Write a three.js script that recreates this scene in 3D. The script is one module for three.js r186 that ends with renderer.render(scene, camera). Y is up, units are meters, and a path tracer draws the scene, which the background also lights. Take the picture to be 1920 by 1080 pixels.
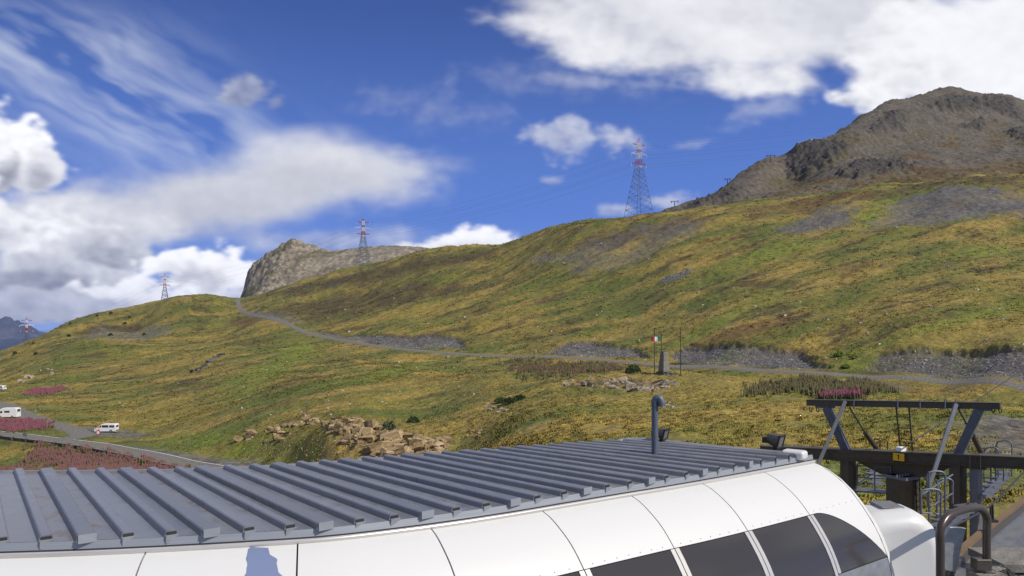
import * as THREE from 'three';
import { mergeGeometries, mergeVertices } from 'three/addons/utils/BufferGeometryUtils.js';
import { RoundedBoxGeometry } from 'three/addons/geometries/RoundedBoxGeometry.js';

// ---------------------------------------------------------------- camera, sky, sun, exposure
const F = 1409, HX = 960, HY = 620, CY = 28;            // focal length and horizon in pixels of a 1920 x 1080 frame; eye height
const scene = new THREE.Scene();
const camera = new THREE.PerspectiveCamera(2 * Math.atan(540 / F) * 180 / Math.PI, 16 / 9, 0.2, 40000);
camera.position.set(0, CY, 0);
camera.setViewOffset(1920, 1080, 0, 540 - HY, 1920, 1080);   // level camera with a shifted lens
const renderer = new THREE.WebGLRenderer();
renderer.toneMapping = THREE.LinearToneMapping;
renderer.toneMappingExposure = 1.06;
renderer.shadowMap.enabled = true;
const SUN = new THREE.Vector3(0.8, 0.86, 0.48).normalize();
const sun = new THREE.DirectionalLight(new THREE.Color(1, 0.95, 0.86), 4.3);
sun.position.copy(SUN).multiplyScalar(1500).add(new THREE.Vector3(0, 0, -300));
sun.target.position.set(0, 0, -300); sun.castShadow = true;
Object.assign(sun.shadow.camera, { left: -700, right: 700, top: 700, bottom: -700, near: 1, far: 3500 });
sun.shadow.mapSize.set(4096, 4096);
scene.add(sun, sun.target);

// ---------------------------------------------------------------- noise and numbers
let seed = 12345;
const rnd = () => { seed = (seed + 0x6d2b79f5) | 0; let t = Math.imul(seed ^ (seed >>> 15), 1 | seed); t = (t + Math.imul(t ^ (t >>> 7), 61 | t)) ^ t; return ((t ^ (t >>> 14)) >>> 0) / 4294967296; };
const rr = (a, b) => a + (b - a) * rnd();
const perm = new Uint8Array(512); { const p = [...Array(256).keys()]; for (let i = 255; i > 0; i--) { const j = Math.floor(rnd() * (i + 1)); [p[i], p[j]] = [p[j], p[i]]; } for (let i = 0; i < 512; i++) perm[i] = p[i & 255]; }
const gx = new Float32Array(256), gy = new Float32Array(256); for (let i = 0; i < 256; i++) { gx[i] = Math.cos(i * 2.399963); gy[i] = Math.sin(i * 2.399963); }
function noise(x, y) {
  const xi = Math.floor(x), yi = Math.floor(y), fx = x - xi, fy = y - yi, X = xi & 255, Y = yi & 255;
  const u = fx * fx * fx * (fx * (fx * 6 - 15) + 10), v = fy * fy * fy * (fy * (fy * 6 - 15) + 10);
  const a = perm[perm[X] + Y], b = perm[perm[X + 1] + Y], c = perm[perm[X] + Y + 1], d = perm[perm[X + 1] + Y + 1];
  const n00 = gx[a] * fx + gy[a] * fy, n10 = gx[b] * (fx - 1) + gy[b] * fy, n01 = gx[c] * fx + gy[c] * (fy - 1), n11 = gx[d] * (fx - 1) + gy[d] * (fy - 1);
  return 1.5 * (n00 + u * (n10 - n00) + v * (n01 + u * (n11 - n01) - n00 - u * (n10 - n00)));
}
function fbm(x, y, o = 4) { let s = 0, a = 0.5; for (let i = 0; i < o; i++) { s += a * noise(x, y); x = x * 2.03 + 17.1; y = y * 2.03 + 9.7; a *= 0.5; } return s; }
const ridge = (x, y, o = 4) => { let s = 0, a = 0.5; for (let i = 0; i < o; i++) { s += a * (1 - Math.abs(noise(x, y)) * 2); x = x * 2.1 + 5.3; y = y * 2.1 + 1.7; a *= 0.5; } return s; };
const clamp = (v, a = 0, b = 1) => Math.min(b, Math.max(a, v));
const ss = (a, b, v) => { const t = clamp((v - a) / (b - a)); return t * t * (3 - 2 * t); };
const mix = (a, b, t) => a + (b - a) * t;
const mix3 = (a, b, t) => [mix(a[0], b[0], t), mix(a[1], b[1], t), mix(a[2], b[2], t)];
const V = (x, y, z) => new THREE.Vector3(x, y, z);
const P = (px, py, z) => V((px - HX) / F * z, CY - (py - HY) / F * z, -z);     // a point z metres ahead, along a photo pixel's ray

// ---------------------------------------------------------------- sky with clouds (air only)
{
  const w = 2048, h = 2048, data = new Float32Array(w * h * 4);
  const puff = [   // x, y, rx, ry, turn, edge noise, softness, density, brightness top, brightness bottom
    [30, 300, 95, 82, 0.15, 0.55, 0.25, 1, 0.95, 0.42], [80, 320, 45, 45, 0, 0.5, 0.3, 0.95, 0.8, 0.45], [-60, 260, 90, 90, 0, 0.5, 0.25, 1, 0.95, 0.5],
    [455, 172, 52, 30, -0.25, 0.8, 0.6, 0.6, 0.5, 0.38], [523, 190, 26, 16, -0.4, 0.8, 0.7, 0.45, 0.5, 0.4],
    [400, 375, 430, 80, -0.14, 0.28, 0.6, 0.97, 0.66, 0.6], [610, 315, 190, 68, 0.06, 0.25, 0.8, 0.95, 0.74, 0.6], [700, 330, 130, 45, 0.25, 0.3, 1.0, 0.7, 0.7, 0.6], [120, 430, 260, 75, -0.05, 0.4, 0.5, 0.95, 0.72, 0.6],
    [100, 500, 190, 75, 0, 0.6, 0.3, 1, 0.72, 0.36], [-40, 420, 160, 60, 0, 0.6, 0.3, 1, 0.9, 0.6], [210, 470, 90, 40, 0, 0.6, 0.3, 0.95, 0.62, 0.4],
    [390, 510, 110, 48, 0.1, 0.6, 0.22, 1, 1.0, 0.62], [230, 560, 120, 42, -0.1, 0.6, 0.25, 1, 0.95, 0.55], [60, 575, 150, 36, 0, 0.5, 0.3, 1, 0.55, 0.48], [480, 560, 90, 30, 0, 0.5, 0.4, 0.9, 0.75, 0.55],
    [870, 458, 110, 28, -0.12, 0.6, 0.3, 0.97, 0.95, 0.7], [780, 480, 80, 22, 0, 0.5, 0.5, 0.9, 0.8, 0.66], [640, 450, 170, 28, 0, 0.6, 0.9, 0.55, 0.62, 0.55], [980, 470, 120, 22, 0, 0.5, 0.5, 0.8, 0.85, 0.7],
    [1400, 20, 470, 135, 0.12, 0.32, 0.38, 1, 0.72, 0.84], [1740, 100, 230, 100, 0, 0.42, 0.3, 1, 0.8, 0.92], [1060, 20, 170, 70, 0.55, 0.4, 0.9, 0.85, 0.6, 0.62], [1900, 60, 220, 110, 0, 0.3, 0.4, 1, 0.9, 0.9], [1200, 80, 180, 70, 0.3, 0.4, 0.5, 0.9, 0.72, 0.8], [1690, 150, 130, 58, -0.1, 0.5, 0.35, 1, 0.85, 0.9], [1420, 150, 200, 34, 0.05, 0.5, 0.5, 0.95, 0.8, 0.85], [1610, 185, 55, 20, 0, 0.7, 0.6, 0.85, 0.85, 0.7],
    [1085, 255, 95, 38, 0.1, 0.85, 0.7, 0.62, 0.75, 0.6], [1170, 262, 45, 20, 0.2, 0.8, 0.9, 0.4, 0.7, 0.6], [1240, 378, 60, 20, 0, 0.8, 0.8, 0.6, 0.7, 0.6], [1160, 392, 45, 14, 0, 0.8, 0.8, 0.6, 0.7, 0.6], [1525, 268, 30, 12, -0.2, 0.7, 0.7, 0.7, 0.8, 0.7],
    [1300, 165, 200, 14, 0.06, 0.9, 1.2, 0.5, 0.72, 0.7], [1440, 200, 90, 22, -0.3, 1.0, 1.4, 0.3, 0.7, 0.7], [1030, 338, 24, 8, 0, 0.8, 0.9, 0.4, 0.7, 0.6], [1290, 272, 50, 9, -0.15, 0.9, 1.2, 0.35, 0.7, 0.7], [820, 205, 130, 34, 0.2, 1.0, 1.5, 0.24, 0.65, 0.6], [1050, 150, 150, 30, 0.1, 0.8, 1.6, 0.26, 0.65, 0.6],
  ];
  for (let j = 0; j < h; j++) {
    const el = ((j + 0.5) / h - 0.5) * Math.PI;                // row 0 looks straight down
    for (let i = 0; i < w; i++) {
      const az = ((i + 0.5) / w - 0.5) * 2 * Math.PI;          // 0 is refined below
      const k = (j * w + i) * 4;
      // three's equirect: u = atan2(dir.z, dir.x) / 2pi + 0.5
      const dx = Math.cos(az) * Math.cos(el), dz = Math.sin(az) * Math.cos(el), a = Math.atan2(dx, -dz), aa = Math.abs(a);
      const coarse = aa > 0.85 || el > 0.7 || el < -0.1 ? 4 : 1;  // out of view: every fourth texel is computed, the others copy it
      if (coarse > 1 && (i % 4 || j % 4)) { const q = ((j - j % 4) * w + i - i % 4) * 4; if (data[q + 3]) { data[k] = data[q]; data[k + 1] = data[q + 1]; data[k + 2] = data[q + 2]; data[k + 3] = 1; continue; } }
      const A = Math.min(aa, 0.72), px = HX + Math.sign(a) * F * (Math.tan(A) + Math.max(0, aa - 0.72) * 1.77);
      const te = Math.tan(clamp(el, -0.2, 1.35)), py = HY - F * te / Math.cos(A);
      const up = clamp(el / 1.2);
      let c = mix3([0.24, 0.37, 0.74], [0.105, 0.215, 0.62], ss(0.0, 0.16, el));
      c = mix3(c, [0.043, 0.092, 0.31], ss(0.12, 0.46, el));
      c = mix3(c, [0.034, 0.075, 0.26], ss(0.46, 1.3, el));
      if (el < -0.02) c = mix3(c, [0.2, 0.24, 0.3], ss(0.02, 0.2, -el));
      if (el > -0.1) {
        const wx = 40 * fbm(px * 0.006, py * 0.006, 3), wy = 28 * fbm(px * 0.006 + 31, py * 0.008 + 7, 3);
        const e1 = fbm(px * 0.012, py * 0.017, 5), e2 = fbm(px * 0.03 + 50, py * 0.04, 4), eL = 1.5 * fbm(px * 0.0042 + 7, py * 0.009 + 2, 5);
        // thin high cloud, drawn out along the wind
        const rx = px * 0.87 + py * 0.5, ry = -px * 0.5 + py * 0.87, f1 = fbm((rx + wx) * 0.0022, (ry + wy * 2) * 0.017, 5), f2 = fbm(rx * 0.004 + 9, ry * 0.03 + 4, 4);
        const reg = Math.exp(-(((px - 240) / 250) ** 2) - (((py - 195 - (px - 240) * 0.36) / 100) ** 2)) + 0.55 * Math.exp(-(((px - 100) / 190) ** 2) - (((py - 75) / 55) ** 2));
        let ci = clamp(reg * (0.42 + 1.1 * f1 + 0.65 * f2)) * 0.9;
        const out = ss(1960, 2400, px) + ss(-80, -500, px) + ss(-60, -420, py);
        if (out > 0) ci = Math.max(ci, clamp(0.25 * f1 + 0.08) * Math.min(1, out));
        c = mix3(c, [0.66, 0.71, 0.82], ci);
        for (let n = 0; n < puff.length; n++) { const f = puff[n], x = f[0], y = f[1], prx = f[2], pry = f[3], turn = f[4], en = f[5], soft = f[6], dens = f[7], bt = f[8], bb = f[9], e = prx > 165 ? eL : e1;
          const ux = px - x, uy = py - y; if (Math.abs(ux) > prx * 2.2 + 30 || Math.abs(uy) > (pry + prx * Math.abs(Math.sin(turn))) * 2.2 + 30) continue;
          const ct = Math.cos(turn), st = Math.sin(turn), lx = (ux * ct + uy * st) / prx, ly = (-ux * st + uy * ct) / pry;
          const d = 1 - Math.sqrt(lx * lx + ly * ly) + en * (e * 1.3 + e2 * (prx > 165 ? 0.3 : 0.55));
          const m = ss(-soft * 0.35, soft, d) * dens; if (m <= 0) continue;
          const sx = lx + 0.22, sy = ly - 0.5, shadeT = 1 - Math.sqrt(sx * sx + sy * sy) + en * e * 1.2;   // how much cloud lies between here and the sun
          const b = clamp(mix(bt, bb, ss(0.05, 0.85, shadeT)) + (0.22 * e2 + 0.16 * e) * Math.min(1, en * en * 3), 0.25, 1.02);
          const tint = clamp((b - 0.35) / 0.5);
          c = mix3(c, [b * mix(0.83, 0.985, tint), b * mix(0.87, 0.99, tint), b * mix(1.05, 1.03, tint)], m);
        }
        if (out > 0) {                                         // the same broken cloud goes on all round
          const g = fbm(px * 0.0016 + 3, py * 0.0026 + 8, 5) + 0.1, m = ss(0.02, 0.3, g) * Math.min(1, out) * (1 - ss(2.9, 3.1, aa)) * (1 - 0.5 * up), b = 0.72 + 0.3 * e1;
          c = mix3(c, [b * 0.96, b * 0.97, b * 1.03], m);
        }
      }
      data[k] = c[0]; data[k + 1] = c[1]; data[k + 2] = c[2]; data[k + 3] = 1;
    }
  }
  const sky = new THREE.DataTexture(data, w, h, THREE.RGBAFormat, THREE.FloatType);
  sky.mapping = THREE.EquirectangularReflectionMapping; sky.minFilter = sky.magFilter = THREE.LinearFilter; sky.colorSpace = THREE.LinearSRGBColorSpace; sky.needsUpdate = true;
  scene.background = sky; scene.environment = sky;
}
scene.fog = new THREE.FogExp2(new THREE.Color(0.36, 0.5, 0.95), 0.000018);

// ---------------------------------------------------------------- object helpers
const used = new Map();
const numbered = (n) => { const k = used.get(n) || 0; used.set(n, k + 1); return k ? n + '_' + String(k).padStart(3, '0') : n; };
function shade(o) { o.traverse((m) => { if (m.isMesh) { m.castShadow = true; m.receiveShadow = true; } }); return o; }
function put(o, name, label, category, group, kind) {
  o.name = numbered(name); if (label) o.userData.label = label; if (category) o.userData.category = category; if (group) o.userData.group = group; if (kind) o.userData.kind = kind;
  scene.add(shade(o)); return o;
}
function part(parent, name, geo, mat, label) { const m = new THREE.Mesh(Array.isArray(geo) ? mergeGeometries(geo.map((g) => (g.index ? g.toNonIndexed() : g))) : geo, mat); m.name = name; if (label) m.userData.label = label; m.castShadow = m.receiveShadow = true; parent.add(m); return m; }
const strip = (g) => { const o = new THREE.BufferGeometry(); const n = g.index ? g.toNonIndexed() : g; for (const a of ['position', 'normal', 'uv']) if (n.attributes[a]) o.setAttribute(a, n.attributes[a]); return o; };
const metric = (g) => { const p = g.attributes.position, u = g.attributes.uv; if (u) for (let i = 0; i < p.count; i++) u.setXY(i, (p.getX(i) + p.getZ(i)) * 0.45, p.getY(i) * 0.45 + (p.getX(i) - p.getZ(i)) * 0.12); return g; };
const box = (x, y, z, w, h, d, ry = 0) => { const g = new THREE.BoxGeometry(w, h, d); if (ry) g.rotateY(ry); g.translate(x, y, z); return metric(strip(g)); };
const rbox = (x, y, z, w, h, d, r = 0.02, ry = 0) => { const g = new RoundedBoxGeometry(w, h, d, 2, Math.min(r, w / 2.1, h / 2.1, d / 2.1)); if (ry) g.rotateY(ry); g.translate(x, y, z); return metric(strip(g)); };
function bar(p, q, w, h = w, up = V(0, 1, 0)) {                 // a box from p to q
  const d = q.clone().sub(p), L = d.length(); d.normalize(); let s = d.clone().cross(up); if (s.lengthSq() < 1e-6) s = d.clone().cross(V(1, 0, 0)); s.normalize(); const u = s.clone().cross(d);
  const g = new THREE.BoxGeometry(w, h, L); g.applyMatrix4(new THREE.Matrix4().makeBasis(s, u, d.clone().negate()).setPosition(p.clone().add(q).multiplyScalar(0.5))); return metric(strip(g));
}
const rod = (p, q, r, n = 6, r2 = r) => { const d = q.clone().sub(p), g = new THREE.CylinderGeometry(r2, r, d.length(), n, 1); g.applyQuaternion(new THREE.Quaternion().setFromUnitVectors(V(0, 1, 0), d.clone().normalize())); g.translate((p.x + q.x) / 2, (p.y + q.y) / 2, (p.z + q.z) / 2); return strip(g); };
const tube = (pts, r, n = 8, seg = 24, closed = false) => strip(new THREE.TubeGeometry(new THREE.CatmullRomCurve3(pts, closed, 'centripetal'), seg, r, n, closed));
function hoop(p, q, top, r = 0.03) { const u = V(0, top, 0); const a = p.clone().add(u), b = q.clone().add(u), k = 0.16; return tube([p, p.clone().lerp(a, 0.6), p.clone().lerp(a, 1 - k * 0.6), a.clone().lerp(b, k), b.clone().lerp(a, k), q.clone().lerp(b, 1 - k * 0.6), q.clone().lerp(b, 0.6), q], r, 8, 40); }

// ---------------------------------------------------------------- textures and materials
function tex(n, fn, srgb = true, rep = 1) {
  const d = new Uint8Array(n * n * 4);
  for (let j = 0; j < n; j++) for (let i = 0; i < n; i++) { const c = fn(i / n, j / n); const k = (j * n + i) * 4; for (let q = 0; q < 3; q++) d[k + q] = clamp(Array.isArray(c) ? c[q] : c) * 255; d[k + 3] = 255; }
  const t = new THREE.DataTexture(d, n, n, THREE.RGBAFormat); t.wrapS = t.wrapT = THREE.RepeatWrapping; t.magFilter = THREE.LinearFilter; t.minFilter = THREE.LinearMipmapLinearFilter; t.generateMipmaps = true; t.colorSpace = srgb ? THREE.SRGBColorSpace : THREE.NoColorSpace; t.repeat.set(rep, rep); t.needsUpdate = true; return t;
}
const wrapN = (fn, p) => (u, v) => { const a = ss(0, 1, u), b = ss(0, 1, v); return (fn(u * p, v * p) * (1 - a) + fn((u - 1) * p, v * p) * a) * (1 - b) + (fn(u * p, (v - 1) * p) * (1 - a) + fn((u - 1) * p, (v - 1) * p) * a) * b; };
const nA = wrapN((x, y) => fbm(x, y, 4), 9), nB = wrapN((x, y) => fbm(x + 40, y + 3, 4), 45), nC = wrapN((x, y) => fbm(x + 4, y + 63, 2), 160);
const grassMap = tex(1024, (u, v) => { const t = 0.8 + 0.22 * nA(u, v) + 0.42 * nB(u, v) + 0.25 * nC(u, v); return [t, t * (0.99 + 0.08 * nA(v, u)), t * 0.96]; });
const grassBump = tex(1024, (u, v) => 0.5 + 0.35 * nA(u, v) + 0.6 * nB(u, v) + 0.3 * nC(u, v), false);
const rockMap = tex(512, (u, v) => { const t = 0.78 + 0.3 * nA(u, v) + 0.35 * nB(u, v); return [t, t * 0.985, t * 0.96]; });
const metalMap = tex(512, (u, v) => { const t = 0.9 + 0.13 * nA(u * 0.999, v) + 0.06 * nB(u, v); return [t, t, t]; });
const rustMap = tex(512, (u, v) => { const t = 0.9 + 0.13 * nA(u, v) + 0.06 * nB(u, v), r = ss(0.02, 0.3, nA(v, u) + 0.4 * nB(u, v)); return [mix(t, 0.82, r * 0.7), mix(t, 0.68, r * 0.7), mix(t, 0.5, r * 0.7)]; });
const rough = tex(256, (u, v) => 0.62 + 0.35 * nA(u, v) + 0.2 * nB(u, v), false);
const cells = [...Array(120)].map(() => [rnd(), rnd(), rr(0.55, 1.15), rr(-0.04, 0.04)]);
const stoneMap = tex(256, (u, v) => { let a = 9, b = 9, m = cells[0]; for (const c of cells) { let dx = Math.abs(u - c[0]), dy = Math.abs(v - c[1]); dx = Math.min(dx, 1 - dx); dy = Math.min(dy, 1 - dy) * 1.35; const d = dx * dx + dy * dy; if (d < a) { b = a; a = d; m = c; } else if (d < b) b = d; } const j = ss(0.006, 0.022, Math.sqrt(b) - Math.sqrt(a)), t = m[2] * mix(0.3, 1, j) * (0.9 + 0.25 * nB(u, v)) * 0.85; return [t * (1 + m[3]), t, t * (1 - m[3])]; });
const L = (r, g, b) => new THREE.Color().setRGB(r, g, b);
const std = (c, roughness = 0.8, metalness = 0, extra = {}) => new THREE.MeshStandardMaterial({ color: c, roughness, metalness, ...extra });
const M = {
  ground: std(L(1, 1, 1), 1, 0, { vertexColors: true, map: grassMap, bumpMap: grassBump, bumpScale: 0.13 }),
  rockGround: std(L(1, 1, 1), 1, 0, { vertexColors: true, map: rockMap, bumpMap: grassBump, bumpScale: 0.5 }),
  gravel: std(L(0.25, 0.235, 0.21), 1, 0, { map: rockMap, bumpMap: grassBump, bumpScale: 0.03 }),
  asphalt: std(L(0.25, 0.235, 0.2), 0.95, 0, { map: rockMap }),
  zinc: [0.9, 1, 1.1].map((k) => std(L(0.215 * k, 0.222 * k, 0.235 * k), 0.55, 0.1, { map: metalMap, roughnessMap: rough })),
  zincRust: std(L(0.235, 0.24, 0.25), 0.6, 0.1, { map: rustMap, roughnessMap: rough }),
  zincLight: std(L(0.36, 0.38, 0.41), 0.5, 0.35, { map: metalMap }),
  rust: std(L(0.2, 0.13, 0.07), 0.85, 0, { map: metalMap }),
  white: std(L(0.6, 0.595, 0.57), 0.4),
  trim: std(L(0.72, 0.69, 0.64), 0.32, 0.45, { map: metalMap }),
  silver: std(L(0.42, 0.43, 0.45), 0.3, 0.6, { map: metalMap }),
  peel: std(L(0.16, 0.2, 0.32), 0.7, 0.1, { map: metalMap }),
  seam: std(L(0.03, 0.03, 0.035), 0.9),
  glass: std(L(0.045, 0.042, 0.04), 0.14, 0, {}),
  pipe: std(L(0.12, 0.14, 0.18), 0.5, 0.2, { map: metalMap }),
  dark: std(L(0.02, 0.02, 0.024), 0.6),
  steel: std(L(0.09, 0.078, 0.062), 0.6, 0.2, { map: metalMap, roughnessMap: rough }),
  brownSteel: std(L(0.075, 0.055, 0.04), 0.55, 0.15, { map: metalMap, roughnessMap: rough }),
  galv: std(L(0.2, 0.22, 0.27), 0.5, 0.45, { map: metalMap }),
  galvPale: std(L(0.34, 0.35, 0.36), 0.5, 0.4, { map: metalMap }),
  yellow: std(L(0.75, 0.45, 0.01), 0.5), black: std(L(0.01, 0.01, 0.01), 0.6), paintWhite: std(L(0.8, 0.8, 0.8), 0.5),
  concrete: std(L(0.3, 0.29, 0.26), 0.95, 0, { map: rockMap }),
  lampGlass: std(L(0.16, 0.16, 0.17), 0.25, 0.2),
  stone: std(L(0.27, 0.25, 0.22), 0.95, 0, { map: stoneMap, bumpMap: grassBump, bumpScale: 0.05 }),
  monument: std(L(0.36, 0.34, 0.3), 0.95, 0, { map: rockMap, bumpMap: grassBump, bumpScale: 0.06 }),
  stoneMid: std(L(0.4, 0.37, 0.32), 0.95, 0, { map: stoneMap, bumpMap: grassBump, bumpScale: 0.05 }),
  rockTan: [[0.5, 0.37, 0.19], [0.4, 0.29, 0.155], [0.6, 0.46, 0.26]].map((c) => std(L(...c), 0.95, 0, { map: rockMap, flatShading: true })),
  rockPale: [[0.55, 0.48, 0.37], [0.45, 0.39, 0.3], [0.62, 0.56, 0.46]].map((c) => std(L(...c), 0.95, 0, { map: rockMap, flatShading: true })),
  rockDark: [[0.16, 0.155, 0.15], [0.22, 0.21, 0.2], [0.12, 0.12, 0.125]].map((c) => std(L(...c), 0.95, 0, { map: rockMap, flatShading: true })),
  vc: std(L(1, 1, 1), 0.95, 0, { vertexColors: true, side: THREE.DoubleSide }),
  pylonGrey: std(L(0.1, 0.115, 0.15), 0.7, 0.1), pylonRed: std(L(0.32, 0.045, 0.035), 0.7), pylonWhite: std(L(0.6, 0.6, 0.6), 0.7), insulator: std(L(0.5, 0.5, 0.48), 0.4),
  tyre: std(L(0.02, 0.02, 0.02), 0.9), hub: std(L(0.4, 0.4, 0.42), 0.4, 0.5), red: std(L(0.6, 0.02, 0.02), 0.5), tailRed: std(L(0.4, 0.02, 0.02), 0.3), flagGreen: std(L(0.02, 0.2, 0.07), 0.9, 0, { side: THREE.DoubleSide }), flagRed: std(L(0.5, 0.015, 0.03), 0.9, 0, { side: THREE.DoubleSide }), flagWhite: std(L(0.72, 0.72, 0.72), 0.9, 0, { side: THREE.DoubleSide }),
};

// ---------------------------------------------------------------- terrain: height fields through surveyed points
class Field {                                                   // pts: [px, py, z]; smooth height over bearing and log distance
  constructor(pts, ks = 0.45, c = 0.06) {
    this.ks = ks; this.c2 = c * c; this.p = pts.map(([px, py, z]) => [(px - HX) / F, Math.log(z) * ks, -(py - HY) / F * z]);
    const n = this.p.length, N = n + 3, A = [...Array(N)].map(() => new Float64Array(N + 1));
    for (let i = 0; i < n; i++) { for (let j = 0; j < n; j++) A[i][j] = this.k(this.p[i][0] - this.p[j][0], this.p[i][1] - this.p[j][1]); A[i][n] = A[n][i] = 1; A[i][n + 1] = A[n + 1][i] = this.p[i][0]; A[i][n + 2] = A[n + 2][i] = this.p[i][1]; A[i][N] = this.p[i][2]; A[i][i] -= 2e-4; }
    for (let i = 0; i < N; i++) { let m = i; for (let r = i + 1; r < N; r++) if (Math.abs(A[r][i]) > Math.abs(A[m][i])) m = r; [A[i], A[m]] = [A[m], A[i]]; for (let r = 0; r < N; r++) if (r !== i) { const f = A[r][i] / A[i][i]; if (f) for (let q = i; q <= N; q++) A[r][q] -= f * A[i][q]; } }
    this.w = A.map((row, i) => row[N] / row[i]); this.n = n; this.detail = () => 0;
  }
  k(dx, dy) { return Math.sqrt(dx * dx + dy * dy + this.c2); }
  base(x, z) { const a = x / z, b = Math.log(z) * this.ks, w = this.w, n = this.n; let s = w[n] + w[n + 1] * a + w[n + 2] * b; for (let i = 0; i < n; i++) { const p = this.p[i], dx = a - p[0], dy = b - p[1]; s += w[i] * Math.sqrt(dx * dx + dy * dy + this.c2); } return CY + s; }
  y(x, z) { const b = this.base(x, z); return b + this.detail(x, z, b); }
  hit(px, py, z0 = 16, z1 = 1400) {                             // where a pixel's ray meets the ground
    const a = (px - HX) / F, t = -(py - HY) / F; let z = z0, prev = z0;
    for (; z < z1; prev = z, z *= 1.012) if (this.y(a * z, z) >= CY + t * z) { let lo = prev, hi = z; for (let i = 0; i < 14; i++) { const m = (lo + hi) / 2; if (this.y(a * m, m) >= CY + t * m) hi = m; else lo = m; } return { x: a * hi, z: hi, y: this.y(a * hi, hi) }; }
    return null;
  }
  at(px, z) { const x = (px - HX) / F * z; return V(x, this.y(x, z), -z); }
  mesh(a0, a1, cols, zs, colour, mat, uvs) {
    const rows = zs.length, n = cols * rows, pos = new Float32Array(n * 3), col = new Float32Array(n * 3), uv = new Float32Array(n * 2), idx = new Uint32Array((cols - 1) * (rows - 1) * 6);
    for (let j = 0; j < rows; j++) for (let i = 0; i < cols; i++) { const k = j * cols + i, z = zs[j], x = mix(a0, a1, i / (cols - 1)) * z, y = this.y(x, z); pos[k * 3] = x; pos[k * 3 + 1] = y; pos[k * 3 + 2] = -z; uv[k * 2] = x / uvs; uv[k * 2 + 1] = z / uvs; }
    let q = 0; for (let j = 0; j < rows - 1; j++) for (let i = 0; i < cols - 1; i++) { const k = j * cols + i; idx[q++] = k; idx[q++] = k + 1; idx[q++] = k + cols; idx[q++] = k + 1; idx[q++] = k + cols + 1; idx[q++] = k + cols; }
    const g = new THREE.BufferGeometry(); g.setAttribute('position', new THREE.BufferAttribute(pos, 3)); g.setAttribute('uv', new THREE.BufferAttribute(uv, 2)); g.setIndex(new THREE.BufferAttribute(idx, 1)); g.computeVertexNormals();
    for (let k = 0; k < n; k++) { const c = colour(pos[k * 3], -pos[k * 3 + 2], pos[k * 3 + 1]); col[k * 3] = c[0]; col[k * 3 + 1] = c[1]; col[k * 3 + 2] = c[2]; }
    g.setAttribute('color', new THREE.BufferAttribute(col, 3)); return new THREE.Mesh(g, mat);
  }
}
const zrange = (...seg) => { const out = []; for (let s = 0; s + 2 < seg.length; s += 2) { const [a, n, b] = seg.slice(s, s + 3); for (let i = 0; i < n; i++) out.push(a * (b / a) ** (i / n)); } out.push(seg[seg.length - 1]); return out; };
class Patch {                                                   // an outline on the ground, in metres
  constructor(field, pix, soft = 4, z0 = 16) { this.v = pix.map(([a, b]) => field.hit(a, b, z0)).filter(Boolean).map((h) => [h.x, h.z]); this.soft = soft; const xs = this.v.map((p) => p[0]), zs = this.v.map((p) => p[1]); this.b = [Math.min(...xs) - soft * 2, Math.max(...xs) + soft * 2, Math.min(...zs) - soft * 2, Math.max(...zs) + soft * 2]; }
  at(x, z) {                                                    // 0 outside .. 1 inside, uneven edge
    const b = this.b; if (this.v.length < 3 || x < b[0] || x > b[1] || z < b[2] || z > b[3]) return 0;
    let ins = false, d = 1e9; const v = this.v;
    for (let i = 0, j = v.length - 1; i < v.length; j = i++) { const [xi, zi] = v[i], [xj, zj] = v[j]; if ((zi > z) !== (zj > z) && x < (xj - xi) * (z - zi) / (zj - zi) + xi) ins = !ins; const ex = xj - xi, ez = zj - zi, t = clamp(((x - xi) * ex + (z - zi) * ez) / (ex * ex + ez * ez)); const qx = x - xi - t * ex, qz = z - zi - t * ez; d = Math.min(d, qx * qx + qz * qz); }
    d = Math.sqrt(d) * (ins ? 1 : -1); return ss(-this.soft, this.soft, d + this.soft * 1.5 * fbm(x * 0.9 / this.soft, z * 0.9 / this.soft, 4));
  }
  scatter(n, fn) { let k = 0, tries = 0; while (k < n && tries++ < n * 40) { const x = rr(this.b[0], this.b[1]), z = rr(this.b[2], this.b[3]); if (rnd() < this.at(x, z)) { fn(x, z); k++; } } }
}

const trackPts = [[2150, 742, 128], [1920, 728, 145], [1780, 717, 160], [1640, 708, 172], [1500, 698, 185], [1400, 693, 198], [1290, 688, 215], [1200, 681, 225], [1100, 673, 240], [960, 668, 262], [870, 664, 278], [800, 659, 295], [700, 648, 330], [620, 634, 375], [570, 622, 410], [540, 608, 440], [480, 591, 500], [450, 578, 560], [445, 561, 630]];
const roadPix = [[-180, 801], [-60, 809], [0, 815], [60, 822], [120, 829], [180, 837], [217, 844], [250, 850], [307, 862], [362, 874], [420, 887], [465, 912], [480, 950], [470, 1000]];
const roadPts = roadPix.map(([px, py]) => [px, py, F * 24.2 / (py - HY)]);
const lanePts = [[-120, 738, 290], [0, 757, 249], [40, 775, 220], [90, 793, 197], [140, 806, 183], [150, 818, 172], [105, 827, 165]];
const crest = [[-300, 735, 560], [-100, 690, 560], [0, 664, 560], [75, 632, 570], [110, 612, 580], [140, 601, 580], [180, 591, 590], [210, 584, 600], [300, 565, 610], [370, 552, 620], [405, 554, 640], [430, 559, 650], [456, 557, 650], [520, 541, 640], [600, 518, 630], [680, 497, 620], [740, 484, 600], [770, 476, 590], [860, 464, 570], [960, 453, 540], [1010, 437, 520], [1100, 411, 480], [1198, 406, 450], [1270, 398, 455], [1380, 384, 460], [1500, 368, 462], [1640, 347, 440], [1780, 336, 425], [1920, 329, 410], [2100, 318, 400], [2300, 310, 390]];
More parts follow.
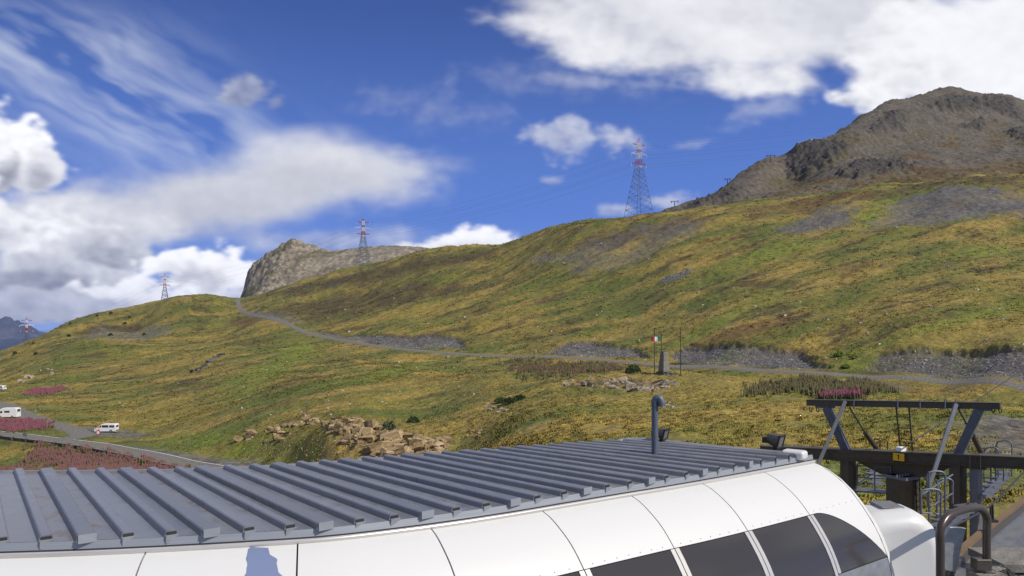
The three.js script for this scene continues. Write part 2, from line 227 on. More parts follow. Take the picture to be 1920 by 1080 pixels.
const pts = [
  ...[-500, -100, 300, 700, 1100, 1500, 1900, 2400].flatMap((px) => [[px, HY + 8.2 * F / 11, 11], [px, HY + 8.2 * F / 18, 18]]),
  ...[900, 1200, 1500, 1800, 2300].map((px) => [px, HY + 8 * F / 27, 27]),
  [-300, 1000, 60], [0, 1000, 60], [200, 1000, 55], [450, HY + 16 * F / 50, 50], [700, 930, 60], [0, 890, 118], [200, 886, 124], [330, 890, 124], [0, 874, 150], [-300, 868, 150], [60, 872, 148], [130, 866, 147], [230, 874, 138], [330, 894, 126], [90, 892, 120], [-300, 900, 110],
  ...roadPts, ...lanePts, ...trackPts,
  [200, 811, 182], [18, 784, 211], [5, 732, 310], [-300, 731, 313], [-300, 780, 215], [100, 812, 178], [250, 815, 178],
  [0, 700, 420], [200, 745, 270], [200, 680, 390], [200, 630, 500], [100, 640, 480], [100, 700, 370], [160, 628, 540], [250, 620, 545],
  [300, 825, 166], [300, 780, 208], [300, 740, 258], [300, 690, 350], [300, 640, 450], [300, 600, 540],
  [450, 870, 137], [450, 850, 138], [470, 815, 146], [450, 780, 172], [450, 740, 217], [450, 700, 282], [450, 640, 405], [450, 605, 500], [560, 856, 118], [560, 806, 138], [400, 845, 146],
  [640, 788, 128], [640, 862, 106], [700, 792, 124], [700, 866, 102], [770, 810, 116], [770, 870, 98], [680, 765, 150], [780, 770, 150], [830, 828, 106], [840, 868, 92], [880, 842, 98], [640, HY + 19 * F / 86, 86], [720, HY + 17 * F / 80, 80], [640, HY + 17.5 * F / 70, 70], [560, HY + 21.5 * F / 100, 100], [700, 740, 165], [700, 700, 222], [600, 730, 190], [600, 690, 255],
  [950, 750, 132], [950, 800, 96], [950, 700, 185], [950, 830, 82], [1000, 880, 52],
  [1245, 699, 150], [1150, 702, 150], [1350, 704, 148], [1450, 712, 150], [1300, 703, 160], [1245, 695, 178], [1150, 730, 128], [1150, 762, 100], [1150, 805, 75], [1150, 850, 55], [1245, 735, 122], [1350, 760, 98], [1300, 830, 62],
  [1500, 736, 116], [1500, 800, 70], [1500, 850, 52], [1600, 716, 150], [1700, 740, 118], [1900, 762, 95], [1900, 850, 49], [1900, 950, 34], [1700, 900, 42], [2200, 800, 70],
  [700, 600, 400], [700, 550, 490], [600, 560, 520], [560, 585, 480], [850, 600, 360], [850, 540, 440], [960, 620, 310], [960, 560, 370], [960, 500, 450], [1100, 620, 285], [1100, 520, 380], [1200, 640, 258], [1200, 580, 310], [1200, 500, 370], [1200, 440, 420],
  [1350, 640, 230], [1350, 560, 285], [1350, 470, 360], [1500, 640, 215], [1500, 560, 262], [1500, 460, 340], [1500, 400, 410], [1700, 640, 188], [1700, 540, 250], [1700, 440, 330], [1700, 380, 390], [1900, 652, 165], [1900, 600, 200], [1900, 500, 260], [1900, 420, 330], [2200, 600, 190], [2200, 430, 310],
  ...crest, ...crest.map(([px, py, z]) => [px, py + 22, z * 1.12]), ...crest.filter((_, i) => i % 2 === 0).map(([px, py, z]) => [px, py + 90, z * 1.5]),
];
const hill = new Field(pts);
const toW = (p) => p.map(([px, , z]) => [(px - HX) / F * z, z]);
const paths = [{ v: toW(trackPts), w: 1.9 }, { v: toW(roadPts), w: 3.6 }, { v: toW(lanePts), w: 2.8 }];
for (const p of paths) p.b = [Math.min(...p.v.map((q) => q[0])) - 14, Math.max(...p.v.map((q) => q[0])) + 14, Math.min(...p.v.map((q) => q[1])) - 14, Math.max(...p.v.map((q) => q[1])) + 14];
function pathDist(x, z) { let best = 99; for (const p of paths) { const b = p.b; if (x < b[0] || x > b[1] || z < b[2] || z > b[3]) continue; for (let i = 0; i + 1 < p.v.length; i++) { const [x0, z0] = p.v[i], [x1, z1] = p.v[i + 1], ex = x1 - x0, ez = z1 - z0, t = clamp(((x - x0) * ex + (z - z0) * ez) / (ex * ex + ez * ez)); best = Math.min(best, Math.sqrt((x - x0 - t * ex) ** 2 + (z - z0 - t * ez) ** 2) - p.w); } } return best; }
const roadLine = (() => { const c = new THREE.CatmullRomCurve3(paths[1].v.map(([x, z]) => V(x, 0, z)), false, 'centripetal'), o = []; for (let i = 0; i <= 70; i++) { const p = c.getPointAt(i / 70); o.push([p.x, p.z, hill.base(p.x, p.z)]); } return o; })();
function roadLevel(x, z) {                                       // distance from the road's centre line, its height there, and which side
  const b = paths[1].b; if (x < b[0] || x > b[1] || z < b[2] || z > b[3]) return null; let best = 1e9, y = 0, side = 0;
  for (let i = 0; i + 1 < roadLine.length; i++) { const [x0, z0, y0] = roadLine[i], [x1, z1, y1] = roadLine[i + 1], ex = x1 - x0, ez = z1 - z0, t = clamp(((x - x0) * ex + (z - z0) * ez) / (ex * ex + ez * ez)), qx = x - x0 - t * ex, qz = z - z0 - t * ez, d = qx * qx + qz * qz; if (d < best) { best = d; y = mix(y0, y1, t); side = ex * qz - ez * qx; } }
  return [Math.sqrt(best), y, side];
}
const roadY = (x, z) => { const r = roadLevel(x, z); return r ? mix(r[1], hill.base(x, z), ss(4.2, 9, r[0])) : hill.base(x, z); };
let cuts = [];
const rot = (x, z) => [z * 0.93 - x * 0.36, x * 0.93 + z * 0.36];    // along and across the grain of the slope
hill.detail = (x, z, b0) => {
  let flat = 0; const rl = roadLevel(x, z); if (rl && rl[0] < 13) { const w = rl[2] < 0 ? 1 - ss(4.1, 5.3, rl[0]) : 1 - ss(4, 12, rl[0]); if (w > 0) flat = (rl[1] - (b0 ?? hill.base(x, z))) * w; }
  const far = ss(120, 420, z), k = ss(0.3, 7, pathDist(x, z)) * ss(14, 40, z); if (k <= 0) return flat;
  const [u, v] = rot(x, z);
  let d = far * 3.4 * fbm(u / 38, v / 120, 3) + mix(0.75, 2.0, ss(110, 240, z)) * fbm(x / 19 + 3, z / 22, 3) + mix(0.34, 0.55, far) * fbm(x / 4.6, z / 5.4 + 8, 3) + 0.2 * noise(x / 1.5, z / 1.5);
  for (const p of bareRock) { const m = p.at(x, z); if (m > 0) d += m * 2.2 * Math.max(0, ridge(x / 5.5, z / 4.5, 3) - 0.35); }
  for (const c of cuts) d -= c.depth * c.p.at(x, z);
  return d * k + flat;
};
let bareRock = [];
cuts = [
  [[[1015, 662], [1060, 641], [1110, 637], [1150, 645], [1190, 650], [1215, 670], [1100, 669]], 1.3], [[[1255, 662], [1290, 647], [1400, 645], [1500, 655], [1555, 690], [1500, 692], [1290, 680]], 1.5],
  [[[1620, 692], [1650, 662], [1740, 650], [1800, 655], [1925, 653], [2050, 660], [2050, 728], [1920, 716], [1780, 708]], 1.4], [[[575, 617], [640, 628], [740, 628], [860, 632], [875, 655], [760, 652], [640, 634]], 1.2],
].map(([poly, depth]) => ({ p: new Patch(hill, poly, 1.1), depth }));
const patch = (poly, soft = 4) => new Patch(hill, poly, soft);
const scree = [
  [patch([[1630, 428], [1690, 375], [1760, 353], [1870, 351], [1930, 365], [2050, 370], [1990, 410], [1870, 402], [1750, 420]], 7), 0.9], [patch([[1450, 434], [1540, 390], [1602, 383], [1592, 425], [1520, 437]], 5), 0.9],
  [patch([[1040, 485], [1150, 440], [1270, 412], [1330, 425], [1210, 482], [1100, 508]], 9), 0.62], [patch([[1235, 527], [1297, 504], [1292, 516], [1250, 531]], 2.5), 0.85],
  [patch([[135, 634], [180, 614], [290, 611], [325, 624], [230, 640]], 6), 0.55], [patch([[1810, 800], [1845, 775], [1925, 790], [2020, 800], [2020, 870], [1850, 850]], 2), 0.9], [patch([[470, 586], [530, 591], [575, 606], [520, 601]], 3), 0.8],
  [patch([[430, 600], [440, 556], [462, 556], [470, 585]], 4), 0.6], [patch([[980, 492], [1010, 478], [1050, 480], [1020, 494]], 4), 0.5], [patch([[250, 838], [330, 848], [480, 862], [525, 885], [440, 885], [330, 864]], 1.2), 0.9], [patch([[155, 800], [260, 808], [285, 816], [160, 818]], 1.5), 0.8], [patch([[1240, 690], [1280, 686], [1300, 690]], 2), 0.4], [patch([[1580, 722], [1660, 715], [1700, 726], [1600, 735]], 1.5), 0.5],
];
const cutP = cuts.map((c) => c.p);
const heathAndShade = [patch([[480, 592], [600, 560], [800, 528], [910, 535], [720, 578], [600, 602]], 12), patch([[640, 520], [760, 492], [900, 470], [960, 468], [820, 505], [700, 530]], 10), patch([[135, 628], [180, 607], [260, 604], [280, 612], [200, 622]], 4), patch([[1050, 470], [1180, 425], [1300, 400], [1330, 410], [1150, 460]], 9), patch([[480, 560], [600, 527], [690, 505], [680, 520], [560, 555]], 7), patch([[1560, 350], [1700, 345], [1920, 332], [1920, 352], [1740, 352], [1650, 375]], 7)];  // brown heath; the long first band and the hill hollow also hold painted shade
const redB = [patch([[1290, 646], [1360, 618], [1480, 598], [1500, 606], [1400, 642]], 4), patch([[1660, 722], [1720, 716], [1740, 724], [1680, 732]], 2), patch([[1400, 392], [1520, 372], [1640, 360], [1500, 400]], 9), patch([[430, 600], [500, 590], [470, 612]], 5)];
const lush = [patch([[1290, 512], [1400, 475], [1500, 450], [1570, 448], [1460, 486], [1370, 510]], 6), patch([[1560, 690], [1565, 660], [1700, 622], [1930, 556], [1930, 578], [1750, 622], [1640, 660], [1610, 690]], 3.5), patch([[1230, 650], [1330, 600], [1450, 540], [1480, 545], [1350, 615], [1280, 650]], 5), patch([[420, 742], [470, 690], [570, 640], [600, 648], [520, 702], [460, 745]], 6), patch([[1600, 420], [1650, 370], [1690, 372], [1640, 425]], 5), patch([[640, 720], [720, 690], [800, 680], [760, 705]], 5), patch([[300, 820], [420, 800], [560, 830], [600, 860], [420, 858]], 5), patch([[1780, 470], [1900, 460], [1920, 480], [1800, 485]], 6)];
const gold = [patch([[1030, 650], [1150, 612], [1280, 583], [1300, 592], [1200, 630]], 5), patch([[1100, 712], [1300, 700], [1500, 712], [1640, 790], [1500, 850], [1300, 840], [1250, 780]], 9), patch([[1620, 655], [1800, 622], [1930, 590], [1930, 648], [1700, 655]], 4), patch([[600, 610], [800, 575], [900, 560], [720, 605]], 8), patch([[180, 770], [330, 745], [400, 760], [230, 790]], 6), patch([[860, 800], [930, 700], [960, 690], [930, 790]], 4)];
bareRock = [patch([[608, 792], [660, 786], [740, 808], [830, 826], [850, 845], [800, 870], [690, 868], [640, 820]], 1.5), patch([[1060, 722], [1150, 714], [1265, 718], [1240, 731], [1100, 731]], 1.2)];
const GOLD = [0.42, 0.3, 0.066], OLIVE = [0.27, 0.225, 0.042], GREEN = [0.155, 0.178, 0.026], LUSH = [0.215, 0.265, 0.026], HEATH_AND_SHADE = [0.1, 0.07, 0.024], RED = [0.17, 0.075, 0.03], SCREE = [0.19, 0.175, 0.165], SHALE = [0.13, 0.12, 0.12];
function groundColour(x, z) {
  const [u, v] = rot(x, z), w = 6 * fbm(x / 30, z / 30, 3);
  const a = fbm((u + w) / 16, (v + w) / 46, 5), b = fbm((u - w) / 7 + 40, v / 18 + 3, 4), s = fbm(x / 1.7, z / 2.1, 3), big = fbm(x / 90 + 5, z / 120 + 2, 3);
  let c = mix3(OLIVE, GREEN, ss(-0.12, 0.3, a + 0.45 * b + 0.3 * big));
  c = mix3(c, GOLD, ss(0.02, 0.34, -a * 0.9 + b * 0.55 + 0.25 * s - 0.1 * big) * 0.85);
  c = mix3(c, RED, ss(0.2, 0.42, fbm((u + w) / 12 + 80, v / 34, 4) - 0.1 + 0.3 * s) * 0.55);
  c = mix3(c, HEATH_AND_SHADE, ss(0.1, 0.36, fbm((u - w) / 8 - 30, v / 26 + 60, 4) + 0.25 * s) * 0.8 * ss(80, 220, z));
  for (const p of gold) c = mix3(c, GOLD, p.at(x, z) * (0.55 + 0.7 * b));
  for (const p of lush) c = mix3(c, LUSH, p.at(x, z) * clamp(0.7 + 0.8 * b));
  for (const p of heathAndShade) c = mix3(c, HEATH_AND_SHADE, p.at(x, z) * clamp(0.85 + 1.0 * b + 0.5 * s));
  for (const p of redB) c = mix3(c, RED, p.at(x, z) * clamp(0.6 + 0.9 * b));
  for (const [p, k] of scree) { const m = p.at(x, z); if (m > 0) c = mix3(c, mix3(SCREE, SHALE, clamp(0.5 + b * 1.6)).map((q) => q * (1 + 0.9 * s)), m * clamp(k + 0.8 * a)); }
  for (const p of cutP) { const m = p.at(x, z); if (m > 0) { const q = noise(x * 2.2, z * 2.2); c = mix3(c, mix3(SHALE, SCREE, clamp(0.35 + b * 1.4)).map((g) => g * (1 + 0.7 * q)), m * clamp(1.05 - 0.9 * Math.max(0, a + b * 0.6))); } }
  for (const p of bareRock) c = mix3(c, [0.27, 0.2, 0.11], p.at(x, z) * clamp(0.7 + 1.2 * b + s));
  const k = 1 + 0.22 * s + 0.16 * noise(x / 0.9, z / 0.9); return [c[0] * k, c[1] * k, c[2] * k];
}
{
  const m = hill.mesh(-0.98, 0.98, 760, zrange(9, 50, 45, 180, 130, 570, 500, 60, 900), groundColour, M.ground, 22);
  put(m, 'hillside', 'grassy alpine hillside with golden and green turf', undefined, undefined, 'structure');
}
// the mountain behind, the pale crag and the far range
const peak = new Field([
  [1150, 440, 560], [1230, 408, 590], [1270, 391, 610], [1300, 380, 615], [1380, 340, 660], [1440, 307, 700], [1478, 294, 725], [1495, 274, 735], [1530, 264, 765], [1600, 230, 830], [1640, 205, 870], [1665, 190, 890], [1690, 190, 905], [1720, 178, 930], [1790, 169, 970], [1830, 174, 985], [1860, 175, 990], [1890, 178, 1000], [1920, 190, 1010], [2000, 220, 1020], [2200, 260, 1030], [2350, 280, 1030],
  ...[1150, 1300, 1500, 1640, 1780, 1920, 2100, 2350].map((px, i) => [px, [470, 420, 385, 365, 352, 345, 340, 340][i], 470]), [1400, 372, 560], [1500, 352, 580], [1640, 330, 590], [1780, 325, 580], [1920, 322, 580], [2200, 320, 580],
  [1560, 310, 660], [1640, 290, 680], [1750, 290, 660], [1900, 290, 670], [1700, 245, 780], [1800, 230, 830], [1900, 240, 820], [1480, 332, 690], [1420, 345, 640],
  ...[[1150, 600], [1300, 650], [1480, 780], [1600, 900], [1720, 1010], [1850, 1080], [2000, 1100], [2300, 1120]].map(([px, z], i) => [px, [470, 410, 330, 275, 230, 225, 270, 330][i], z * 1.08]),
], 0.45, 0.03);
const pk = (poly, soft) => new Patch(peak, poly, soft, 480);
peak.detail = (x, z) => { const r = ridge(x / 55, z / 40, 4); return 5 * fbm(x / 60, z / 60, 4) + 7 * Math.max(0, r - 0.55) + 2.2 * fbm(x / 9, z / 9, 3) * ss(0.3, 0.7, r) + 0.8 * noise(x / 3.4, z / 3.4); };
const crag = [pk([[1480, 335], [1486, 282], [1540, 268], [1600, 278], [1560, 305], [1510, 330]], 6), pk([[1570, 330], [1610, 305], [1700, 303], [1720, 318], [1620, 335]], 8), pk([[1750, 205], [1780, 182], [1830, 185], [1840, 205], [1790, 212]], 9), pk([[1840, 200], [1860, 180], [1900, 190], [1918, 225], [1880, 215]], 9), pk([[1640, 235], [1680, 208], [1700, 215], [1690, 240], [1640, 250]], 8), pk([[1290, 390], [1360, 365], [1400, 360], [1380, 378], [1310, 395]], 6), pk([[1800, 238], [1840, 225], [1840, 243]], 6), pk([[1885, 250], [1925, 240], [1925, 260]], 6)];
const turf = [pk([[1560, 345], [1700, 318], [1925, 300], [2100, 300], [2100, 345], [1700, 352]], 14), pk([[1840, 280], [1870, 255], [1890, 275]], 8), pk([[1680, 300], [1720, 285], [1760, 300]], 8), pk([[1760, 275], [1790, 250], [1800, 280]], 6), pk([[1400, 375], [1500, 345], [1570, 335], [1560, 360]], 10)];
{
  const d0 = peak.detail; peak.detail = (x, z, b) => { let d = d0(x, z); for (const c of crag) { const m = c.at(x, z); if (m > 0) d += m * (2 + 6 * ridge(x / 12, z / 9, 3)); } return d; };
  const m = peak.mesh(0.12, 0.95, 520, zrange(470, 330, 1010, 40, 1200), (x, z) => {
    const n = fbm(x / 24, z / 24, 5), s = fbm(x / 3.2, z / 3.2, 3), t = fbm(x / 70 + 9, z / 50, 4);
    let c = mix3([0.2, 0.172, 0.13], [0.14, 0.125, 0.105], clamp(0.5 + 1.5 * n)); c = mix3(c, [0.165, 0.135, 0.05], ss(0.05, 0.4, t + 0.4 * n) * 0.7);
    for (const p of turf) c = mix3(c, mix3([0.2, 0.15, 0.035], [0.15, 0.085, 0.03], clamp(0.4 + 2 * n)), p.at(x, z) * clamp(0.75 + n));
    for (const p of crag) c = mix3(c, [0.085, 0.08, 0.072], p.at(x, z) * clamp(0.85 + s));
    const k = 1 + 0.45 * s; return c.map((q) => q * k);
  }, M.rockGround, 30);
  put(m, 'mountain', 'grey rocky mountain with scree flanks behind the hillside', undefined, undefined, 'structure');
}
{
  const sky = [[446, 575], [455, 556], [458, 535], [465, 513], [478, 495], [500, 481], [522, 466], [540, 454], [556, 452], [568, 459], [585, 462], [605, 469], [640, 471], [680, 471], [712, 476], [735, 477], [770, 474], [820, 480], [900, 500]];
  const f = new Field([...sky.map(([a, b], i) => [a, b, 1150 + (i > 12 ? 120 : 0)]), ...sky.map(([a, b]) => [a, b + 40, 1350]), [448, 590, 900], [470, 560, 900], [520, 552, 905], [480, 552, 960], [500, 530, 985], [560, 525, 985], [600, 525, 980], [560, 490, 1030], [620, 500, 1020], [700, 505, 960], [660, 520, 940], [760, 500, 960], [420, 620, 900], [420, 640, 1150], [900, 540, 900]], 0.45, 0.006);
  f.detail = (x, z) => { const face = ss(-265, -330, x) + 0.25; return face * (9 * (ridge(x / 40, z / 30, 4) - 0.5) + 3 * noise(x / 6, z / 6)) + 1.4 * noise(x / 9, z / 9) + 2 * fbm(x / 40, z / 40, 3); };
  const m = f.mesh(-0.4, -0.05, 330, zrange(900, 200, 1200, 20, 1360), (x, z, y) => { const n = fbm(x / 26, z / 30, 5), s = fbm(x / 5, y / 5, 3), g = fbm(x / 40 + 7, y / 30, 4); let c = mix3([0.42, 0.37, 0.285], [0.28, 0.245, 0.19], clamp(0.5 + 1.7 * n)); c = mix3(c, [0.13, 0.13, 0.05], ss(0.08, 0.35, g + 0.3 * s) * 0.7); const k = 1 + 0.7 * s; return c.map((q) => q * k); }, M.rockGround, 40);
  put(m, 'crag', 'pale limestone crag beyond the saddle', undefined, undefined, 'structure');
}
{
  const sky = [[-700, 560], [-500, 590], [-350, 570], [-200, 596], [-120, 582], [-60, 600], [-20, 612], [0, 609], [18, 604], [30, 616], [40, 614], [52, 622], [64, 624], [80, 634], [110, 642], [160, 648], [300, 652]];
  const f = new Field([...sky.map(([a, b]) => [a, b, 14000]), ...[-700, -300, -100, 0, 60, 150, 300].map((a) => [a, 690, 10500]), ...[-700, -300, -100, 0, 60, 150, 300].map((a) => [a, 690, 17000])], 0.6, 0.004);
  f.detail = (x, z) => 330 * (ridge(x / 1100, z / 1800, 6) - 0.5);
  put(f.mesh(-1.2, -0.46, 260, zrange(10500, 90, 17000), (x, z) => { const n = fbm(x / 500, z / 900, 4); return mix3([0.035, 0.042, 0.06], [0.1, 0.105, 0.12], clamp(0.4 + 1.6 * n)); }, M.rockGround, 900), 'distant_mountains', 'blue jagged mountain range on the far horizon', undefined, undefined, 'structure');  // bluish rock colours carry part of the distance haze
}

// ---------------------------------------------------------------- road, lane and track
function ribbon(p, w, lift, uvs, edge = 0.35, yf = (x, z) => hill.base(x, z)) {
  const c = new THREE.CatmullRomCurve3(p.map(([x, z]) => V(x, 0, z)), false, 'centripetal'), n = Math.round(c.getLength() / 1.2), pos = [], uv = [], idx = [], K = 6;
  for (let i = 0; i <= n; i++) { const q = c.getPointAt(i / n), t = c.getTangentAt(i / n), nx = -t.z, nz = t.x; for (let k = 0; k <= K; k++) { const s = (k / K * 2 - 1) * (w + (k === 0 || k === K ? edge * noise(i * 0.31, k) : 0)), x = q.x + nx * s, z = q.z + nz * s; pos.push(x, yf(x, z) + lift - (w > 1 && (k === 0 || k === K) ? 0.12 : 0), -z); uv.push(s / uvs, i * 1.2 / uvs); } }
  for (let i = 0; i < n; i++) for (let k = 0; k < K; k++) { const a = i * (K + 1) + k; idx.push(a, a + K + 1, a + 1, a + 1, a + K + 1, a + K + 2); }
  const g = new THREE.BufferGeometry(); g.setAttribute('position', new THREE.Float32BufferAttribute(pos, 3)); g.setAttribute('uv', new THREE.Float32BufferAttribute(uv, 2)); g.setIndex(idx); g.computeVertexNormals(); if (g.attributes.normal.getY(10) < 0) { for (let i = 0; i < idx.length; i += 3) [idx[i], idx[i + 1]] = [idx[i + 1], idx[i]]; g.setIndex(idx); g.computeVertexNormals(); } return g;
}
put(new THREE.Mesh(ribbon(paths[0].v, 1.75, 0.1, 5, 0.7), M.gravel), 'gravel_track', 'grey gravel track crossing the hillside', undefined, undefined, 'structure');
put(new THREE.Mesh(ribbon(paths[1].v, 3.3, 0.14, 6, 0.05, roadY), M.asphalt), 'road', 'pale asphalt road running along the stone parapet', undefined, undefined, 'structure');
put(new THREE.Mesh(ribbon(paths[2].v, 2.6, 0.11, 5, 1.0), M.gravel), 'gravel_lane', 'gravel lane branching off the road', undefined, undefined, 'structure');
{
  const c = new THREE.CatmullRomCurve3(paths[1].v.map(([x, z]) => V(x, 0, z)), false, 'centripetal'), off = (s, t) => { const q = c.getPointAt(t), d = c.getTangentAt(t); return [q.x - d.z * s, q.z + d.x * s]; };
  for (const s of [2.95, -2.95]) { const v = []; for (let i = 0; i <= 40; i++) v.push(off(s, i / 40)); put(new THREE.Mesh(ribbon(v, 0.09, 0.16, 3, 0, roadY), M.paintWhite), 'road_marking', 'white edge line painted on the road', undefined, undefined, 'structure'); }
  // stone parapet on the valley side of the road
  const side = off(4, 0.5)[1] < off(-4, 0.5)[1] ? 1 : -1;
  const wall = new THREE.Group(), Lc = c.getLength();
  for (let d = 12, i = 0; d < Lc - 14; d += 5.2, i++) {
    const a = off(side * 3.75, d / Lc), b = off(side * 3.75, (d + 5.2) / Lc), A = V(a[0], roadY(a[0], a[1]), -a[1]), B = V(b[0], roadY(b[0], b[1]), -b[1]), up = (q, h) => q.clone().add(V(0, h, 0));
    const low = A.x < -98 ? -4 : -2.6;
    part(wall, 'wall_section', bar(up(A, (low + 0.62) / 2), up(B, (low + 0.62) / 2), 0.42, 0.62 - low), M.stone);
    part(wall, 'coping', bar(up(A, 0.69), up(B, 0.69), 0.5, 0.12), M.concrete);
    part(wall, 'pillar', box(A.x, A.y + 0.1, A.z, 0.6, 1.5, 0.6), M.stoneMid);
  }
  put(wall, 'parapet_wall', 'grey stone parapet wall with pillars beside the road', 'wall');
}

// ---------------------------------------------------------------- grass, flowers, stones
function instanced(name, label, category, geo, mat, list, kind = 'stuff') {
  const m = new THREE.InstancedMesh(geo, mat, list.length), o = new THREE.Object3D(), c = new THREE.Color();
  list.forEach(([x, y, z, s, ry, col, sy], i) => { o.position.set(x, y, z); o.rotation.set(0, ry, 0); o.scale.set(s, s * (sy || 1), s); o.updateMatrix(); m.setMatrixAt(i, o.matrix); if (col) m.setColorAt(i, c.setRGB(...col)); });
  return put(m, name, label, category, undefined, kind);
}
function blades(n, h, spread, w, lean = 0.5) {
  const pos = []; for (let i = 0; i < n; i++) { const a = rr(0, 6.28), r = spread * Math.sqrt(rnd()), x = Math.cos(a) * r, z = Math.sin(a) * r, hh = h * rr(0.6, 1.1), b = rr(0, 6.28), lx = Math.cos(a) * lean * hh * rr(0.3, 1), lz = Math.sin(a) * lean * hh * rr(0.3, 1); pos.push(x - Math.cos(b) * w, -0.05, z - Math.sin(b) * w, x + Math.cos(b) * w, -0.05, z + Math.sin(b) * w, x + lx, hh, z + lz); }
  const g = new THREE.BufferGeometry(); g.setAttribute('position', new THREE.Float32BufferAttribute(pos, 3)); const nn = new Float32Array(pos.length); for (let i = 0; i < pos.length; i += 3) { const l = Math.sqrt(pos[i] ** 2 + 0.5 + pos[i + 2] ** 2); nn[i] = pos[i] / l; nn[i + 1] = 0.71 / l; nn[i + 2] = pos[i + 2] / l; } g.setAttribute('normal', new THREE.BufferAttribute(nn, 3)); return g;
}
{
  const list = [], mat = std(L(1, 1, 1), 1, 0, { side: THREE.DoubleSide });
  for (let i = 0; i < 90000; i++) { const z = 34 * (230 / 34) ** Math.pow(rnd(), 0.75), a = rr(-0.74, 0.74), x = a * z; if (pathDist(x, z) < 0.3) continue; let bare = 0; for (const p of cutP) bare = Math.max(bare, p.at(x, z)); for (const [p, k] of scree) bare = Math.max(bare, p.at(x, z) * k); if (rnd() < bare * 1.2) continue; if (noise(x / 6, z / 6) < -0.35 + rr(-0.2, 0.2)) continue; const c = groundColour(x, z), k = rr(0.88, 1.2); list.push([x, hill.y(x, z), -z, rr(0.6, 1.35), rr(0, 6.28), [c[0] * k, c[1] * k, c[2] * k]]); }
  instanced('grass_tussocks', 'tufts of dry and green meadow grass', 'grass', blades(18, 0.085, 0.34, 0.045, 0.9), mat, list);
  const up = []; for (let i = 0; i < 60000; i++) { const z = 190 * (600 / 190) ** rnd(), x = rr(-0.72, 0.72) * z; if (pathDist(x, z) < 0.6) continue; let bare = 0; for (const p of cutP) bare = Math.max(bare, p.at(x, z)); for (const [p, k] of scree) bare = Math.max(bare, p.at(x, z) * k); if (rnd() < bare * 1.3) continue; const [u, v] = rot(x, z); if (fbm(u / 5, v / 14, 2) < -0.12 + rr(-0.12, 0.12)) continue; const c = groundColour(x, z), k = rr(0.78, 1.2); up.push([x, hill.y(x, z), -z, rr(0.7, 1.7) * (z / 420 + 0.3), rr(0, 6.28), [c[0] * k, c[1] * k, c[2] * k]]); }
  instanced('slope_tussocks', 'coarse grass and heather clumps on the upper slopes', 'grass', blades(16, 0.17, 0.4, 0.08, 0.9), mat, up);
}
const coloured = (g, fn) => { g = g.index ? g.toNonIndexed() : g; g.deleteAttribute('uv'); const p = g.attributes.position, c = new Float32Array(p.count * 3); for (let i = 0; i < p.count; i++) { const q = fn(p.getX(i), p.getY(i), p.getZ(i), i); c[i * 3] = q[0]; c[i * 3 + 1] = q[1]; c[i * 3 + 2] = q[2]; } g.setAttribute('color', new THREE.BufferAttribute(c, 3)); return g; };
function fireweedGeo(pink) {
  const gs = []; for (let i = 0; i < 7; i++) { const x = rr(-0.4, 0.4), z = rr(-0.4, 0.4), h = rr(0.75, 1.3), lean = rr(-0.1, 0.1);
    const stem = new THREE.ConeGeometry(0.15, h * 0.75, 5, 1, true); stem.translate(x, h * 0.36, z); gs.push(coloured(stem, () => [0.07, 0.095, 0.02].map((q) => q)));
    const t = new THREE.ConeGeometry(rr(0.07, 0.11), h * 0.55, 5, 1); t.translate(x + lean, h * 0.82, z); const k = rr(0.75, 1.2), c = rnd() < pink ? [0.24 * k, 0.07 * k, 0.115 * k].map((q, n) => q * (1 + (n === 0 ? 1 : -1) * 0.1 * noise(i * 3.7, 1))) : [0.12 * k, 0.1 * k, 0.045 * k]; gs.push(coloured(t, () => c)); }
  return mergeGeometries(gs);
}
for (const [poly, n, pink, label] of [
  [[[-60, 800], [30, 789], [85, 791], [88, 804], [40, 810], [-60, 814]], 800, 0.8, 'pink fireweed patch between the gravel lane and the road'],
  [[[70, 840], [110, 838], [180, 848], [250, 861], [340, 880], [345, 905], [230, 905], [150, 890], [110, 872], [45, 868]], 2300, 0.42, 'mauve and green fireweed bank below the parapet wall'],
  [[[-60, 878], [60, 876], [130, 890], [200, 910], [60, 930], [-60, 930]], 2000, 0.7, 'deep pink fireweed bed beyond the metal roof'],
  [[[945, 690], [960, 676], [1010, 673], [1060, 679], [1160, 686], [1170, 695], [1080, 706], [985, 712]], 800, 0.4, 'mauve fireweed beside the gravel track, near the dark shrub'],
  [[[1395, 745], [1430, 722], [1510, 710], [1590, 722], [1660, 725], [1640, 738], [1560, 748], [1480, 735]], 700, 0.2, 'faded fireweed stand behind the lift gantry'],
  [[[1535, 752], [1550, 744], [1600, 742], [1615, 750]], 90, 0.9, 'small pink fireweed clump above the lift gantry beam'],
  [[[42, 742], [60, 733], [110, 727], [125, 731], [80, 742]], 500, 0.9, 'small pink fireweed strip beyond the parked vans'],
]) { const p = new Patch(hill, poly, n < 200 ? 0.5 : 2.2), list = []; p.scatter(n, (x, z) => list.push([x, hill.y(x, z) - 0.05, -z, rr(0.65, 1.05) * (1 + 0.5 * fbm(x / 4, z / 4, 2)), rr(0, 6.28)])); if (list.length) instanced('fireweed', label, 'fireweed', fireweedGeo(pink), M.vc, list); }

